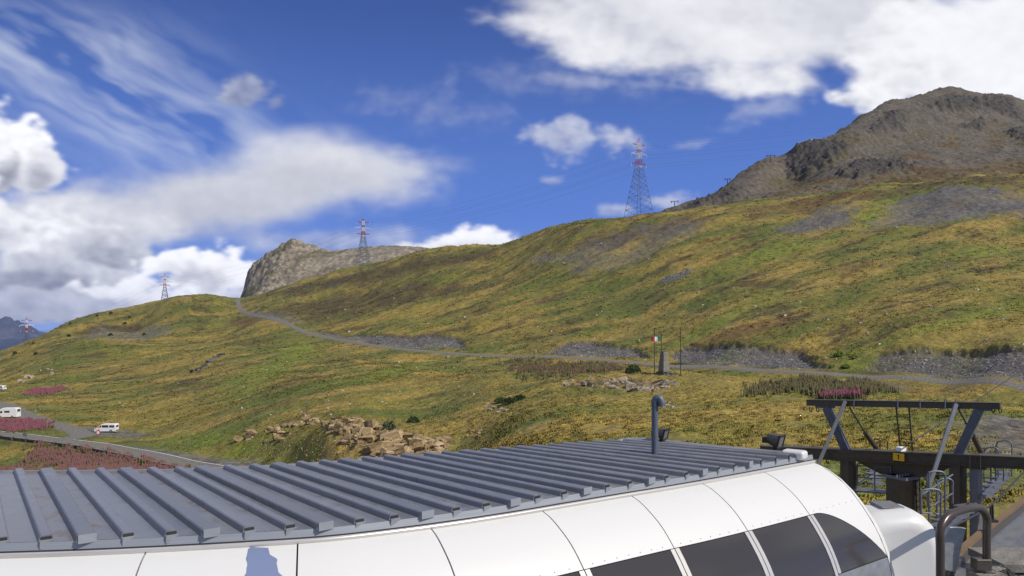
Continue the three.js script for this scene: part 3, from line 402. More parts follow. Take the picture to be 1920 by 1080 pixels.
function rockGeo(sx, sy, sz, s, sharp = 0.35) {
  const g = mergeVertices((() => { const b = new THREE.BoxGeometry(1, 1, 1, 2, 2, 2); b.deleteAttribute('uv'); b.deleteAttribute('normal'); return b; })()), p = g.attributes.position;
  for (let i = 0; i < p.count; i++) { let x = p.getX(i), y = p.getY(i), z = p.getZ(i); const l = Math.hypot(x, y, z) || 1, k = mix(1, 0.62 / l, 0.2) * (1 + sharp * 1.3 * (fbm(x * 1.7 + s * 3.1, y * 1.7 + z * 2.3 + s, 2))); p.setXYZ(i, x * k * sx, y * k * sy, z * k * sz); }
  const n = g.toNonIndexed(); n.computeVertexNormals(); const q = n.attributes.position, uv = new Float32Array(q.count * 2); for (let i = 0; i < q.count; i++) { uv[i * 2] = (q.getX(i) + q.getZ(i)) * 0.4; uv[i * 2 + 1] = (q.getY(i) + q.getZ(i) * 0.5) * 0.4; } n.setAttribute('uv', new THREE.BufferAttribute(uv, 2)); return n;
}
const rockVar = [...Array(9)].map((_, i) => rockGeo(1, 0.75, 0.9, i * 7.7 + 1, 0.6));
function outcrop(name, label, spots, mats, size, group) {
  const g = new THREE.Group(); let first;
  for (const [px, py, k = 1, n = 1] of spots) for (let i = 0; i < n; i++) {
    const h = hill.hit(px + (n > 1 ? rr(-14, 14) : rr(-3, 3)), py + (n > 1 ? rr(-7, 7) : rr(-1.5, 1.5)), 30); if (!h) continue;
    const m = new THREE.Mesh(rockVar[Math.floor(rnd() * 9)], mats[Math.floor(rnd() * mats.length)]), s = size * k * rr(0.55, 1.25); m.name = 'rock'; m.scale.set(s * rr(0.9, 1.7), s * rr(0.6, 1.3), s * rr(0.8, 1.2)); m.rotation.set(rr(-0.25, 0.25), rr(-0.6, 0.6) + (rnd() < 0.5 ? 3.14 : 0), rr(-0.1, 0.45)); m.position.set(h.x, h.y + s * 0.12, -h.z); if (!first) first = m.position.clone(); g.add(m);
  }
  if (first) { g.position.copy(first); for (const m of g.children) m.position.sub(first); put(g, name, label, 'rocks', group); }
}
{
  const face = []; for (const [x0, y0, x1, y1] of [[612, 790, 640, 800], [620, 800, 690, 812], [650, 790, 672, 796], [640, 815, 700, 835], [670, 800, 740, 815], [690, 815, 770, 845], [705, 845, 790, 868], [745, 818, 800, 835], [780, 826, 840, 840], [790, 840, 830, 860], [700, 838, 760, 862]]) for (let i = 0; i < 26; i++) face.push([rr(x0, x1), rr(y0, y1), rnd() < 0.2 ? rr(1.1, 1.7) : rr(0.4, 0.95)]);
  for (const [x, y, k] of [[622, 812, 2.2], [640, 806, 2.6], [655, 822, 2.4], [668, 806, 2.3], [690, 826, 2.5], [705, 842, 2.2], [728, 838, 2.4], [752, 850, 2.3], [775, 838, 2.2], [800, 844, 2.4], [822, 846, 1.8], [740, 858, 2], [780, 860, 2.1]]) face[Math.floor(rnd() * face.length)] = [x, y, k * 0.75];
  outcrop('rock_outcrop', 'broken tan rock face rising just beyond the metal roof', face, M.rockTan, 1.0);
  outcrop('rock_ledge', 'low crumbling tan ledge uphill from the road bend', [[455, 818, 1, 3], [465, 812, 1, 4], [500, 808, 1, 4], [510, 822, 0.9, 4], [525, 806, 1.1, 5], [545, 800, 1, 4], [565, 796, 1, 4], [585, 792, 1, 5], [530, 820, 0.9, 4], [600, 797, 1, 3]], M.rockTan, 1.0);
  outcrop('pale_rocks', 'cluster of pale boulders on the mound below the stone monument', [[1070, 716, 0.9, 3], [1100, 722, 1, 4], [1115, 705, 0.7, 2], [1145, 718, 1.2, 6], [1150, 727, 1.1, 5], [1172, 712, 0.9, 4], [1180, 728, 1.2, 5], [1205, 728, 1.1, 5], [1222, 727, 1, 4], [1240, 722, 1.1, 5], [1260, 722, 0.7, 4]], M.rockPale, 0.85);
  outcrop('hollow_rocks', 'few pale stones beside a dark hollow in the meadow', [[930, 768, 0.8, 5], [945, 765, 0.6, 3], [925, 757, 0.6, 2]], M.rockPale, 0.7);
  outcrop('meadow_stones', 'tan stones at the foot of the worn meadow path', [[890, 815, 0.9, 5], [902, 820, 0.7, 3]], M.rockTan, 0.6);
  outcrop('roadside_stones', 'pale stones on the green slope beyond the farthest white van', [[45, 712, 1.5, 6], [88, 698, 1, 4], [55, 706, 1.2, 3]], M.rockPale, 1.2);
  outcrop('drystone_line', 'dark line of tumbled stones on the grassy slope', [[362, 699, 1, 3], [370, 694, 1, 3], [378, 689, 1, 3], [386, 684, 1, 3], [394, 679, 1, 3], [402, 673, 1, 3], [410, 668, 1, 2]].map(([a, b, c]) => [a, b, c]).flatMap(([a, b, c]) => [[a, b, c], [a + 3, b - 2, c], [a + 5, b - 3, c]]), M.rockDark, 1.5);
  outcrop('chimney_rocks', 'small pale rocks in the grass beyond the vent pipe', [[1248, 766, 0.7, 4], [1262, 760, 0.7, 4]], M.rockPale, 0.5);
  const list = []; const add = (px, py, s, c) => { const h = hill.hit(px, py, 30); if (h) list.push([h.x, h.y, -h.z, s, rr(0, 6.28), c]); };
  for (let i = 0; i < 130; i++) { add(rr(450, 680), rr(822, 872), rr(0.08, 0.22), [0.5, 0.45, 0.36]); }
  for (let i = 0; i < 300; i++) { const px = rr(480, 1920), py = rr(420, 690); add(px, py, rr(0.2, 0.75) * (rnd() < 0.08 ? 1.8 : 1), [0.46, 0.43, 0.37].map((q) => q * rr(0.9, 1.1))); }
  for (let i = 0; i < 120; i++) add(rr(20, 900), rr(660, 780), rr(0.2, 0.5), [0.45, 0.42, 0.36]);
  for (const c of cuts) c.p.scatter(700, (x, z) => { const k = rr(0.14, 0.4); list.push([x, hill.y(x, z), -z, rr(0.12, 0.42), rr(0, 6.28), [k, k * 0.97, k * 0.92]]); });
  for (const [p, k] of scree) p.scatter(Math.round(500 * k), (x, z) => { const g = rr(0.13, 0.38); list.push([x, hill.y(x, z), -z, rr(0.1, 0.4) * ss(150, 300, z) + 0.06, rr(0, 6.28), [g, g * 0.97, g * 0.93]]); });
  instanced('scattered_stones', 'loose stones scattered over the scree and turf', 'stones', rockVar[2], std(L(1, 1, 1), 0.95, 0, { flatShading: true }), list);
}
// bushes
function bush(px, py, w, h, label, group, col = [0.03, 0.05, 0.012]) {
  const q = hill.hit(px, py, 30); if (!q) return; const g = new THREE.Group(); g.position.set(q.x, q.y, -q.z);
  const pos = [], cl = []; const n = w > 1.5 ? 900 : 260;
  for (let i = 0; i < n; i++) { const a = rr(0, 6.28), r = Math.sqrt(rnd()) * w / 2, hh = h * Math.sqrt(Math.max(0.05, 1 - (r / (w / 2)) ** 2)) * (0.8 + 0.35 * noise(Math.cos(a) * 2 + px, Math.sin(a) * 2)) * rr(0.25, 1), x = Math.cos(a) * r, z = Math.sin(a) * r, s = rr(0.08, 0.2), k = rr(0.7, 1.4), d = [rr(-1, 1), rr(0.2, 1.4), rr(-1, 1)]; pos.push(x - s, hh, z - s * d[0], x + s, hh, z + s * d[2], x + d[0] * s, hh + s * 1.6 * d[1], z + d[2] * s); for (let j = 0; j < 3; j++) cl.push(col[0] * k, col[1] * k, col[2] * k); }
  const f = new THREE.BufferGeometry(); f.setAttribute('position', new THREE.Float32BufferAttribute(pos, 3)); f.setAttribute('color', new THREE.Float32BufferAttribute(cl, 3)); f.computeVertexNormals();
  part(g, 'foliage', f, M.vc); part(g, 'stem', rod(V(0, -0.1, 0), V(0, h * 0.6, 0), 0.07, 6, 0.03), M.rust); put(g, 'shrub', label, 'shrub', group);
}
bush(1187, 699, 3.1, 2.0, 'dark green shrub beside the stone monument');
bush(728, 805, 2.2, 1.4, 'grey-green shrub on top of the tan rock face', undefined, [0.07, 0.09, 0.04]); bush(775, 793, 1.9, 1.1, 'round shrub in the grass uphill from the tan rock face');
for (const [x, y, s] of [[28, 664, 2.6], [67, 665, 2.4], [132, 608, 2], [182, 593, 2], [208, 588, 2.6], [207, 630, 3], [243, 596, 2], [270, 628, 2], [129, 631, 2.4], [62, 645, 1.8], [235, 607, 2]]) bush(x, y, s, s * 0.8, 'small dark juniper dotting the rounded hill', 'junipers on the rounded hill');
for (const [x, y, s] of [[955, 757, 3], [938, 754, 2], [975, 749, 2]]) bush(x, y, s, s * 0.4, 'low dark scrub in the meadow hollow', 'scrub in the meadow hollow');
for (const [x, y, s] of [[1572, 668, 2.2], [1585, 690, 1.8], [1600, 672, 1.8], [1560, 690, 1.4]]) bush(x, y, s, s * 0.55, 'bright green leafy plant in the gap between two scree banks', 'green plants between the scree banks', [0.09, 0.14, 0.02]);

// ---------------------------------------------------------------- lift station: metal roof and white shell
const roofY = 2.3;                                              // metres below the eye
const onRoof = (px, py) => P(px, py, F * roofY / (py - HY));
const nearPix = [[0, 1018], [160, 1013], [320, 1006], [470, 998], [610, 989], [740, 975], [850, 961], [960, 945], [1060, 929], [1160, 913], [1250, 899], [1340, 884], [1420, 870], [1488, 858], [1522, 852]];
const farPix = [[-60, 887], [0, 886], [180, 885], [330, 883], [500, 876], [620, 868], [750, 858], [880, 849], [1000, 840], [1090, 833.5], [1170, 829]];
const lerpPix = (t, x) => { for (let i = 0; i + 1 < t.length; i++) if (x <= t[i + 1][0] || i + 2 === t.length) { const k = (x - t[i][0]) / (t[i + 1][0] - t[i][0]); return mix(t[i][1], t[i + 1][1], k); } };
const nearX = [3, 87, 163, 241, 322, 395, 468, 545, 608, 675, 740, 798, 856, 912, 962, 1008, 1058, 1097, 1139, 1181, 1217, 1250, 1287, 1317, 1347, 1377, 1403, 1428, 1455, 1480], farX = [-20, 35, 87, 135, 188, 235, 285, 335, 377, 427, 475, 518, 562, 605, 643, 685, 725, 760, 800, 832, 868, 905, 940, 970, 1000, 1030, 1057, 1085, 1112, 1140];
const wideAt = new Set([2, 5, 8, 11, 14, 17, 20, 23, 26]);
const station = new THREE.Group(), eaveC = (() => { const p = nearPix.map(([a, b]) => onRoof(a, b)); const d = p[0].clone().sub(p[1]).normalize(); p.unshift(p[0].clone().addScaledVector(d, 2), p[0].clone().addScaledVector(d, 1)); p.unshift(p[0].clone().addScaledVector(d, 2.5)); return new THREE.CatmullRomCurve3(p, false, 'centripetal'); })();
{
  const roof = new THREE.Group(); roof.name = 'roof'; station.add(roof);
  const N = nearX.map((x) => onRoof(x, lerpPix(nearPix, x))), Fr = farX.map((x) => onRoof(x, lerpPix(farPix, x)));
  // two more bays beyond the left of the frame, and the verge
  for (let i = 0; i < 5; i++) { const d = N[0].clone().sub(N[1]), e = Fr[0].clone().sub(Fr[1]); N.unshift(N[0].clone().add(d)); Fr.unshift(Fr[0].clone().add(e)); }
  const vN = onRoof(1492, 857), vF = onRoof(1170, 829); N.push(vN); Fr.push(vF);
  const quad = (a, b, c, d, t, uvk) => { const lo = (p) => p.clone().add(V(0, -t, 0)), v = [a, b, c, d, lo(a), lo(b), lo(c), lo(d)], f = [[0, 1, 2, 3], [4, 7, 6, 5], [0, 4, 5, 1], [1, 5, 6, 2], [2, 6, 7, 3], [3, 7, 4, 0]], pos = [], uv = []; for (const q of f) for (const i of [q[0], q[1], q[2], q[0], q[2], q[3]]) { pos.push(v[i].x, v[i].y, v[i].z); uv.push(v[i].x * 0.4 + uvk, v[i].z * 0.4); } const g = new THREE.BufferGeometry(); g.setAttribute('position', new THREE.Float32BufferAttribute(pos, 3)); g.setAttribute('uv', new THREE.Float32BufferAttribute(uv, 2)); g.computeVertexNormals(); return g; };
  for (let i = 0; i + 1 < N.length; i++) { const dy = V(0, (i % 2) * 0.002, 0); part(roof, 'roof_sheet', quad(Fr[i].clone().add(dy), N[i].clone().add(dy), N[i + 1].clone().add(dy), Fr[i + 1].clone().add(dy), 0.05, i * 0.37), i === 7 || i === 10 || i === 6 ? M.zincRust : M.zinc[i % 3]); }
  for (let i = 0; i < N.length; i++) {
    const wide = wideAt.has(i - 5) || i === 1, w = wide ? 0.185 : 0.115, h = 0.072, d = N[i].clone().sub(Fr[i]).normalize(), s = V(-d.z, 0, d.x).normalize(), a = Fr[i].clone(), b = N[i].clone().addScaledVector(d, wide ? 0.035 : -0.01);
    const sec = [[-w / 2 - 0.018, 0.001], [-w / 2, h - 0.012], [-w / 2 + 0.014, h], [w / 2 - 0.014, h], [w / 2, h - 0.012], [w / 2 + 0.018, 0.001]], at = (p, k) => p.clone().addScaledVector(s, sec[k][0]).add(V(0, sec[k][1], 0)), pos = [], uv = [];
    const tri = (...q) => q.forEach((p) => { pos.push(p.x, p.y, p.z); uv.push(p.x * 0.5 + i * 0.21, p.z * 0.5 + p.y); });
    for (let k = 0; k < 5; k++) { const A = at(a, k), B = at(b, k), C = at(b, k + 1), D = at(a, k + 1); tri(A, B, C); tri(A, C, D); }
    for (const e of [a, b]) for (let k = 1; k < 5; k++) tri(at(e, 0), at(e, k), at(e, k + 1));
    const g = new THREE.BufferGeometry(); g.setAttribute('position', new THREE.Float32BufferAttribute(pos, 3)); g.setAttribute('uv', new THREE.Float32BufferAttribute(uv, 2)); g.computeVertexNormals();
    const r = part(roof, 'roof_rib', g, M.zinc[(i * 2 + 1) % 3]);
    part(r, 'rib_end', bar(b.clone().add(V(0, h * 0.42, 0)).addScaledVector(d, 0.004), b.clone().add(V(0, h * 0.42, 0)).addScaledVector(d, wide ? 0.02 : 0.012), wide ? w * 0.98 : w * 0.9, wide ? h * 1.3 : h * 0.7), wide ? M.zincLight : M.dark);  // wide ribs capped, narrow ones get a dark plate for the shaded opening
    if (!wide && i > 0) part(r, 'closure', bar(N[i].clone().add(V(0, -0.02, 0)).addScaledVector(d, 0.0), N[i].clone().add(V(0, -0.025, 0)).addScaledVector(d, 0.022), w * 1.1, 0.09), M.zincLight);
  }
  // far and side edge flashings
  for (let i = 0; i + 1 < Fr.length; i++) part(roof, 'ridge_flashing', bar(Fr[i].clone().add(V(0, -0.03, 0)), Fr[i + 1].clone().add(V(0, -0.03, 0)), 0.05, 0.12), M.zincLight);
  part(roof, 'verge_trim', tube([vF.clone().add(V(-0.25, -0.02, 0.02)), vF.clone().add(V(0.15, 0.035, -0.08)), vF.clone().lerp(vN, 0.5).add(V(0.06, 0.03, -0.1)), vN.clone().add(V(0.05, 0.03, -0.05))], 0.05, 8, 30), M.zincLight);
  part(roof, 'corner_cap', [rbox(0, 0, 0, 0.42, 0.16, 0.3, 0.06, -0.65)].map((g) => g.translate(vN.x + 0.02, vN.y + 0.03, vN.z - 0.12)), M.white, 'white rounded corner cap');
  // vent pipe with a bent hood
  const vb = onRoof(1228, 856), vz = -vb.z, pxm = vz / F, top = vb.y + 100 * pxm;
  const vent = part(roof, 'vent_pipe', rod(vb.clone().add(V(0, -0.05, 0)), V(vb.x, top, vb.z), 6.3 * pxm, 18), M.pipe, 'blue-grey vent pipe with a bent hood');
  const c0 = V(vb.x, top - 0.01, vb.z); part(vent, 'vent_hood', tube([c0, c0.clone().add(V(0, 0.05, 0)), c0.clone().add(V(0.03, 0.1, 0.015)), c0.clone().add(V(0.075, 0.1, 0.035)), c0.clone().add(V(0.105, 0.04, 0.05)), c0.clone().add(V(0.12, -0.03, 0.055))], 6.8 * pxm, 16, 30), M.pipe);
  part(vent, 'pipe_collar', rod(V(vb.x, top - 0.05, vb.z), V(vb.x, top - 0.02, vb.z), 6.9 * pxm, 18), M.pipe);

  // white shell hanging from the eave
  const prof = [[0.02, -0.14], [0.2, -0.19], [0.42, -0.3], [0.66, -0.46], [0.88, -0.68], [1.08, -0.93], [1.26, -1.21], [1.42, -1.6], [1.52, -2.1], [1.57, -2.8], [1.57, -3.6]];
  const pc = new THREE.CatmullRomCurve3(prof.map(([o, d]) => V(o, d, 0)), false, 'centripetal'), EL = eaveC.getLength();
  const frame = (u) => { const p = eaveC.getPointAt(clamp(u)), t = eaveC.getTangentAt(clamp(u)); t.y = 0; t.normalize(); let n = V(-t.z, 0, t.x); if (n.z < 0) n.negate(); return { p, t, n }; };
  const shellAt = (u, v, off = 0) => { const { p, n } = frame(u), q = pc.getPointAt(clamp(v)), tg = pc.getTangentAt(clamp(v)), out = n.clone().multiplyScalar(-tg.y).add(V(0, tg.x, 0)); return p.clone().addScaledVector(n, q.x).add(V(0, q.y, 0)).addScaledVector(out, off); };
  const sheet = (fn, nu, nv) => { const pos = [], uv = [], idx = []; for (let j = 0; j <= nv; j++) for (let i = 0; i <= nu; i++) { const p = fn(i / nu, j / nv); pos.push(p.x, p.y, p.z); uv.push(i / nu * 1.3, j / nv); } for (let j = 0; j < nv; j++) for (let i = 0; i < nu; i++) { const a = j * (nu + 1) + i; idx.push(a, a + nu + 1, a + 1, a + 1, a + nu + 1, a + nu + 2); } const g = new THREE.BufferGeometry(); g.setAttribute('position', new THREE.Float32BufferAttribute(pos, 3)); g.setAttribute('uv', new THREE.Float32BufferAttribute(uv, 2)); g.setIndex(idx); g.computeVertexNormals(); return g; };
  const slab = (u0, u1, v0, v1, off, thick, nu = 8, nv = 12, top = null, bot = null) => {             // a curved panel with real thickness
    const s = (a, b, o) => shellAt(mix(u0, u1, a), mix(top ? top(a) : v0, bot ? bot(a) : v1, b), o);
    return mergeGeometries([sheet((a, b) => s(a, b, off), nu, nv), sheet((a, b) => s(1 - a, b, off - thick), nu, nv), sheet((a, b) => s(0, b, off - thick * (1 - a)), 1, nv), sheet((a, b) => s(1, b, off - thick * a), 1, nv), sheet((a, b) => s(a, 0, off - thick * (1 - b)), nu, 1), sheet((a, b) => s(a, 1, off - thick * b), nu, 1)].map((g) => g.toNonIndexed()));
  };
  const uOf = (px) => { let b = 0, bd = 1e9; for (let i = 0; i <= 900; i++) { const p = eaveC.getPointAt(i / 900), x = HX + p.x / -p.z * F, d = Math.abs(x - px); if (d < bd) { bd = d; b = i / 900; } } return b; };
  const shell = new THREE.Group(); shell.name = 'shell'; station.add(shell);
  part(shell, 'backing', slab(0, 1, 0, 1, -0.03, 0.02, 60, 14), M.seam);
  const ub = [0, 0.5 * uOf(3), ...[277, 560, 805, 1012, 1180, 1313, 1428].map(uOf), 1], gap = 0.009 / EL, vWin = 0.265, vBot = 0.5;
  const mul = 0.085 / EL;
  for (let i = 0; i + 1 < ub.length; i++) {
    const a = ub[i] + gap, b = ub[i + 1] - gap;
    const last = i + 2 === ub.length, win = i >= 0;
    const arc = last ? (q) => vWin + (vBot - vWin) * Math.max(0, (q - 0.12) / 0.88) ** 1.7 : null;
    part(shell, 'shell_panel', slab(a, b, 0.002, vWin - 0.003, 0, 0.025, 16, 12, null, arc && ((q) => arc(q) - 0.003)), M.white);
    const rv = []; for (let k = 0; k < 7; k++) { const q = shellAt(mix(a, b, 0.1 + k * 0.13), vWin - 0.014, 0.002), g = new THREE.SphereGeometry(0.008, 6, 4); g.translate(q.x, q.y, q.z); rv.push(strip(g)); }
    part(shell, 'rivets', rv, M.zincLight).userData.kind = 'stuff';
    if (!win) continue;
    if (!last) part(shell, 'window', slab(a + mul, b - mul, vWin, vBot, -0.008, 0.012, 8, 10), M.glass);
    part(shell, 'mullion', slab(a, a + mul - gap, vWin, last ? vBot : 0.8, 0.004, 0.03, 2, 12), M.trim);
    if (!last) part(shell, 'mullion', slab(b - mul + gap, b, vWin, 0.8, 0.004, 0.03, 2, 12), M.trim);
    if (!last) part(shell, 'lower_panel', slab(a + mul, b - mul, vBot + 0.004, 0.8, -0.002, 0.02), M.silver);
    part(shell, 'skirt_panel', slab(a, b, 0.802, 1, 0, 0.02), M.white);
    if (last) { part(shell, 'window', slab(a + mul, b, vWin, vBot, -0.008, 0.012, 16, 10, (q) => arc(mix(mul / (b - a), 1, q))), M.glass); part(shell, 'lower_panel', slab(a, b, vBot + 0.004, 0.8, -0.002, 0.02), M.silver); }
  }
  // rounded end of the shell, turning round the corner past the last seam
  const endF = frame(1), turnC = endF.p.clone();
  const endAt = (a, v, off = 0) => { const th = a * 1.35, q = pc.getPointAt(clamp(v)), tg = pc.getTangentAt(clamp(v)), n = endF.n.clone().multiplyScalar(Math.cos(th)).addScaledVector(endF.t, Math.sin(th) * 0.46), o = q.x, out = n.clone().multiplyScalar(-tg.y).add(V(0, tg.x, 0)); return turnC.clone().addScaledVector(endF.t, 0.012).addScaledVector(n, o).add(V(0, q.y, 0)).addScaledVector(out, off); };
  const endPatch = (a0, a1, v0, v1, off, top) => sheet((a, b) => endAt(mix(a0, a1, a), mix(top ? top(a) : v0, v1, b), off), 14, 14);
  const dbl = (m) => { const k = m.clone(); k.side = THREE.DoubleSide; return k; };
  part(shell, 'end_panel', endPatch(0, 0.5, 0.002, 1, 0), dbl(M.white)); part(shell, 'end_panel', endPatch(0.505, 1, 0.002, 1, 0.002), dbl(M.white));
  part(shell, 'end_seam', sheet((a, b) => endAt(0.5 + 0.006 * a, b, 0.003), 1, 20), dbl(M.seam));
  // eave strips
  const along = (u0, u1, o, y, r) => { const v = []; for (let i = 0; i <= 60; i++) { const { p, n } = frame(mix(u0, u1, i / 60)); v.push(p.clone().addScaledVector(n, o).add(V(0, y, 0))); } return v; };
  const stripG = (o0, y0, o1, y1) => sheet((a, b) => { const { p, n } = frame(a); return p.clone().addScaledVector(n, mix(o0, o1, b)).add(V(0, mix(y0, y1, b), 0)); }, 90, 1);
  part(shell, 'fascia', stripG(0.012, 0.0, 0.03, -0.085), dbl(M.zincLight));
  part(shell, 'drip_edge', tube(along(0, 1, 0.022, -0.1), 0.012, 6, 120), M.seam);
  part(shell, 'eave_trim', tube(along(0, 1, 0.05, -0.128), 0.03, 10, 120), M.trim, 'pale metal trim under the eave');
  // peeled paint
  { const u0 = uOf(466), u1 = uOf(552), sh = new THREE.Shape(); const edge = [[0.06, 0.0], [0.0, 0.16], [0.05, 0.4], [0.0, 0.7], [0.0, 1], [1.05, 1], [0.85, 0.66], [0.72, 0.52], [0.68, 0.32], [0.5, 0.2], [0.46, 0.05]]; edge.forEach(([a, b], i) => (i ? sh.lineTo(a + rr(-0.02, 0.02), b) : sh.moveTo(a, b))); const g = new THREE.ShapeGeometry(sh, 1), p0 = g.attributes.position; 
    const tess = (gg) => { const pos = [], p = gg.toNonIndexed().attributes.position; const rec = (A, B, C, d) => { if (!d) { for (const q of [A, B, C]) { const w = shellAt(mix(u0, u1, q.x + 0.03 * noise(q.x * 9, q.y * 9)), q.y * 0.2 + 0.012, 0.003); pos.push(w.x, w.y, w.z); } return; } const m1 = A.clone().lerp(B, 0.5), m2 = B.clone().lerp(C, 0.5), m3 = C.clone().lerp(A, 0.5); rec(A, m1, m3, d - 1); rec(m1, B, m2, d - 1); rec(m3, m2, C, d - 1); rec(m1, m2, m3, d - 1); }; for (let i = 0; i < p.count; i += 3) rec(V().fromBufferAttribute(p, i), V().fromBufferAttribute(p, i + 1), V().fromBufferAttribute(p, i + 2), 3); const o = new THREE.BufferGeometry(); o.setAttribute('position', new THREE.Float32BufferAttribute(pos, 3)); o.computeVertexNormals(); return o; };
    const k = dbl(M.peel); k.map = null; part(shell, 'peeled_paint', tess(g), k, 'blue-grey patch where white paint peeled off'); }
  // body below: base wall, back wall
  const wallM = dbl(M.concrete); part(station, 'base_wall', sheet((a, b) => { const { p, n } = frame(a); return p.clone().addScaledVector(n, 1.4).add(V(0, mix(-3.6, -6.2, b), 0)); }, 40, 1), wallM);
  part(station, 'back_wall', sheet((a, b) => { const k = a * (Fr.length - 1), i = Math.min(Fr.length - 2, Math.floor(k)); return Fr[i].clone().lerp(Fr[i + 1], k - i).add(V(0.02, mix(-0.1, -6.2, b), 0.1)); }, 40, 1), wallM);
  part(station, 'end_wall', sheet((a, b) => vN.clone().lerp(vF, a).add(V(-0.1, mix(-0.06, -6.2, b), 0)), 4, 1), wallM);
  // white rounded machine cover beyond the end
  const dz = 13.7, S = (px, py) => { const q = P(px, py, dz); return [q.x, q.y]; }, cov = new THREE.Shape();
  const o = [[1590, 1200], [1590, 985], [1604, 964], [1640, 955], [1685, 951], [1705, 953], [1722, 963], [1738, 980], [1749, 1003], [1756, 1030], [1758, 1060], [1757, 1090], [1752, 1200]]; o.forEach(([a, b], i) => { const [x, y] = S(a, b); i ? cov.lineTo(x, y) : cov.moveTo(x, y); });
  const cg = new THREE.ExtrudeGeometry(cov, { depth: 0.4, bevelEnabled: true, bevelSize: 0.3, bevelOffset: -0.3, bevelThickness: 0.34, bevelSegments: 9 }); cg.translate(0, 0, -dz - 0.3);
  const cover = part(station, 'machine_cover', (() => { cg.deleteAttribute('uv'); cg.deleteAttribute('normal'); const q = mergeVertices(cg, 1e-3); q.computeVertexNormals(); return q; })(), M.white, 'white rounded machine cover');
  const vp = P(1672, 951, dz); part(cover, 'cover_hatch', rbox(vp.x, vp.y - 0.005, vp.z - 0.2, 0.42, 0.05, 0.52, 0.02), M.zinc[0]);
  put(station, 'lift_station', 'lift station with ribbed grey metal roof above a white curved shell', 'building');
}
function floodlight(px, py, z, base, w, turn, label) {
  const g = new THREE.Group(), c = P(px, py, z), b = P(px, base, z); g.position.copy(b); const y = c.y - b.y, k = w;
  const body = new THREE.Group();
  const hg = new THREE.CylinderGeometry(k * 0.72, k * 0.45, k * 0.8, 4, 1); hg.rotateY(Math.PI / 4); hg.rotateX(Math.PI / 2); hg.scale(1, 0.78, 1); hg.rotateX(0.25); hg.rotateY(turn); hg.translate(0, y, 0); part(g, 'housing', strip(hg), M.steel);
  const lens = new THREE.BoxGeometry(k * 0.95, k * 0.74, 0.01); lens.translate(0, 0, k * 0.41); lens.rotateX(0.25); lens.rotateY(turn); lens.translate(0, y, 0); part(g, 'lens', strip(lens), M.lampGlass);
  const fr = [[0, k * 0.39, k * 1.06, 0.03], [0, -k * 0.39, k * 1.06, 0.03], [k * 0.5, 0, 0.03, k * 0.8], [-k * 0.5, 0, 0.03, k * 0.8]].map(([x, yy, ww, hh]) => { const q = new THREE.BoxGeometry(ww, hh, 0.03); q.translate(x, yy, k * 0.42); q.rotateX(0.25); q.rotateY(turn); q.translate(0, y, 0); return strip(q); }); part(g, 'lens_frame', fr, M.dark);
  const bx = box(-Math.sin(turn) * k * 0.55, y - 0.02, -Math.cos(turn) * k * 0.55, k * 0.35, k * 0.35, k * 0.35, turn); part(g, 'gear_box', bx, M.dark);
  part(g, 'bracket', [rod(V(0, -0.05, 0), V(0, y - k * 0.25, 0), 0.018), tube([V(0.02, y - k * 0.3, 0.02), V(-0.03, y - k * 0.55, 0.03), V(0.03, y - k * 0.75, 0.03), V(0.05, y - k * 0.45, 0.02)], 0.008, 5, 16)], M.dark);
  put(g, 'floodlight', label, 'floodlight', 'floodlights on the station roof');
}
floodlight(1239, 811, 15.2, 836, 0.26, 1.0, 'dark floodlight behind the vent pipe on the metal roof');
floodlight(1452, 824, 14.2, 853, 0.3, 0.9, 'dark floodlight at the roof corner beside the lift gantry');

